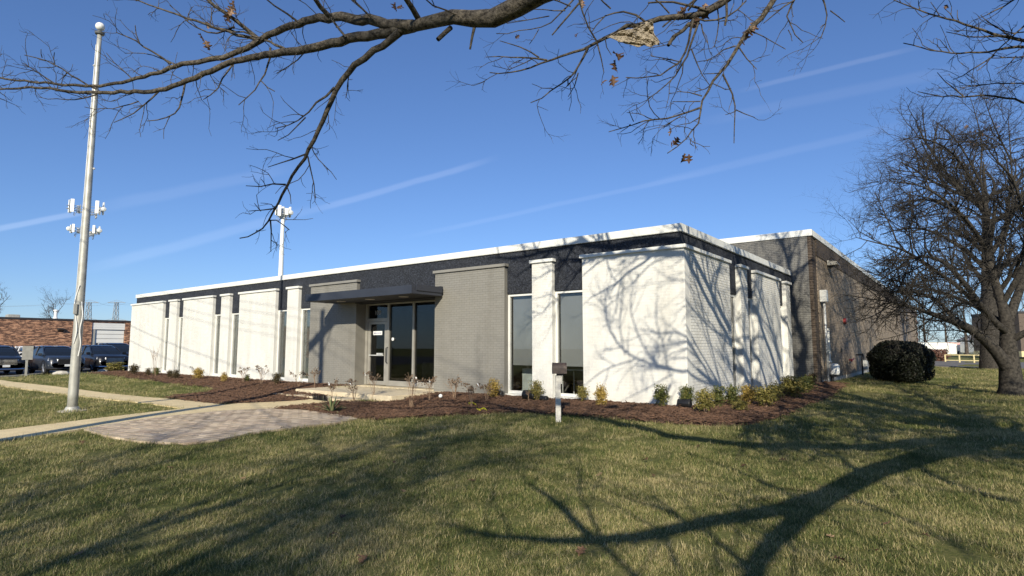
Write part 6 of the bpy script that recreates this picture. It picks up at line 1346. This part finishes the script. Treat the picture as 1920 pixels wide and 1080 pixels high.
# grass fringe along the pavement edges
def fringe(poly, dens, inward=-.06):
    P = np.array([[q[0], q[1]] for q in poly]); out = []
    for a, b in zip(P, np.roll(P, -1, axis=0)):
        L = np.linalg.norm(b - a); n = int(L * dens)
        if n == 0 or L > 60: continue
        t = RNG.uniform(size=n)[:, None]; out.append(a + (b - a) * t + RNG.normal(size=(n, 2)) * .035)
    return np.concatenate(out)
fr = np.concatenate([fringe(PATIO, 14), fringe(WALK_B, 10), fringe(WALK_A, 6), fringe(MULCH_R, 7), fringe(MULCH_L, 5)])
k = np.ones(len(fr), bool); k &= (fr[:, 1] < YF - .3) | (fr[:, 0] > XS + .8); k &= np.hypot(fr[:, 0], fr[:, 1]) < 40
for m in (MULCH_R, MULCH_L):
    cm_ = np.array([[q[0], q[1]] for q in m])
on_walk = np.zeros(len(fr), bool)
fr = fr[k]
cnt = sum(inpoly(fr[:, 0], fr[:, 1], [np.array([np.array(q[:2]) for q in m]).mean(0) * .04 + np.array(q[:2]) * .96 for q in m]).astype(int) for m in (WALK_A, WALK_B, PATIO, MULCH_L, MULCH_R))
fr = fr[cnt == 0]
fc = [grass_clump(500 + k, 16, .05, .07, .0024) for k in range(4)]
scatter('edge_grass', fc, np.stack([fr[:, 0], fr[:, 1], hgt(fr[:, 0], fr[:, 1]) - .004], 1), RNG.uniform(0, 6.28, len(fr)), RNG.uniform(-.2, .2, len(fr)), RNG.uniform(.8, 1.4, len(fr)), RNG.uniform(0, .7, len(fr)), 'grass')
bpy.data.objects['edge_grass']['label'] = 'longer grass fringing the walks, patio and mulch beds'
# mulch chips
def chip(seed):
    g = np.random.default_rng(seed); V, F, B = [], [], []
    for _ in range(14):
        c = g.normal(size=3) * [.08, .08, .006] + [0, 0, .012]; L = g.uniform(.015, .05); w = g.uniform(.004, .011); a = g.uniform(0, 3.14); e = g.uniform(-.4, .4); u = np.array([math.cos(a) * math.cos(e), math.sin(a) * math.cos(e), math.sin(e)]) * L; v = np.array([-math.sin(a), math.cos(a), 0]) * w; h = np.array([0, 0, .006]); o = len(V)
        V += [c - u - v, c + u - v, c + u + v, c - u + v, c - u * .9 - v * .8 + h, c + u * .9 - v * .8 + h, c + u * .9 + v * .8 + h, c - u * .9 + v * .8 + h]; B += [g.uniform()] * 8; F += [tuple(q + o for q in f) for f in ((4, 5, 6, 7), (0, 1, 5, 4), (1, 2, 6, 5), (2, 3, 7, 6), (3, 0, 4, 7))]
    return V, F, B
pts = []
for poly, n in ((MULCH_R, 5200), (MULCH_L, 3200)):
    P = np.array([[q[0], q[1]] for q in poly]); lo, hi = P.min(0), P.max(0); q = RNG.uniform(lo, hi, (n * 4, 2)); q = q[inpoly(q[:, 0], q[:, 1], poly)][:n]; pts.append(q)
pts = np.concatenate(pts)
scatter('mulch_chips', [chip(k) for k in range(5)], np.stack([pts[:, 0], pts[:, 1], hgt(pts[:, 0], pts[:, 1]) + .046], 1), RNG.uniform(0, 6.28, len(pts)), RNG.uniform(-.15, .15, len(pts)), RNG.uniform(.8, 1.5, len(pts)), RNG.uniform(0, 1, len(pts)), 'chip')
bpy.data.objects['mulch_chips']['label'] = 'reddish brown bark chips covering the planting beds'
# fallen oak leaves, each one lifted separately
for k, (px, py) in enumerate([(738, 873), (152, 832), (212, 838), (158, 869), (755, 922), (650, 973), (632, 1010), (798, 866), (1160, 807), (1123, 895), (1206, 868), (1225, 896), (1094, 1036), (679, 1055), (1552, 1008), (1460, 868), (1315, 840), (1519, 835), (1661, 987), (1832, 923), (1580, 938), (1640, 1042), (1665, 771), (1682, 812), (1590, 744), (1590, 1065), (525, 808), (690, 1053), (316, 881), (140, 1045), (1745, 1015), (1850, 870), (1012, 845), (878, 905), (452, 900), (1390, 880)]):
    p = G(px, py, .035); o = bpy.data.objects.new('fallen_leaf', leaf_meshes[k % 5]); COL.objects.link(o); o.location = tuple(p); s = RNG.uniform(.06, .11); o.scale = (s, s, s * .7); o.rotation_euler = (RNG.uniform(-.4, .4), RNG.uniform(-.4, .4), RNG.uniform(0, 6.28))
    tag(o, 'dry brown oak leaf fallen on the lawn', 'leaf', 'fallen leaves on the lawn')
MB().box(-10.05, -9.2, YF + .75, YF + .80, .25, .98).build('sun_patch_panel', 'curtain', office)  # pale panel added to catch the sun as a bright triangle behind the glass
# inside the right-hand windows: a folding table and chair frame
ot = thing('folding_table', (-8.3, YF + 1.5, .24), 'white folding table seen through the window behind the mailbox', 'table')
MB().box(-9.0, -7.5, YF + 1.0, YF + 1.75, .95, .99).build('table_top', 'white_metal', ot)
for lx in (-8.9, -7.6):
    for ly in (YF + 1.08, YF + 1.67): MB().tube([(lx, ly, .24), (lx, ly, .95)], .018, 6).build('leg', 'galv', ot)
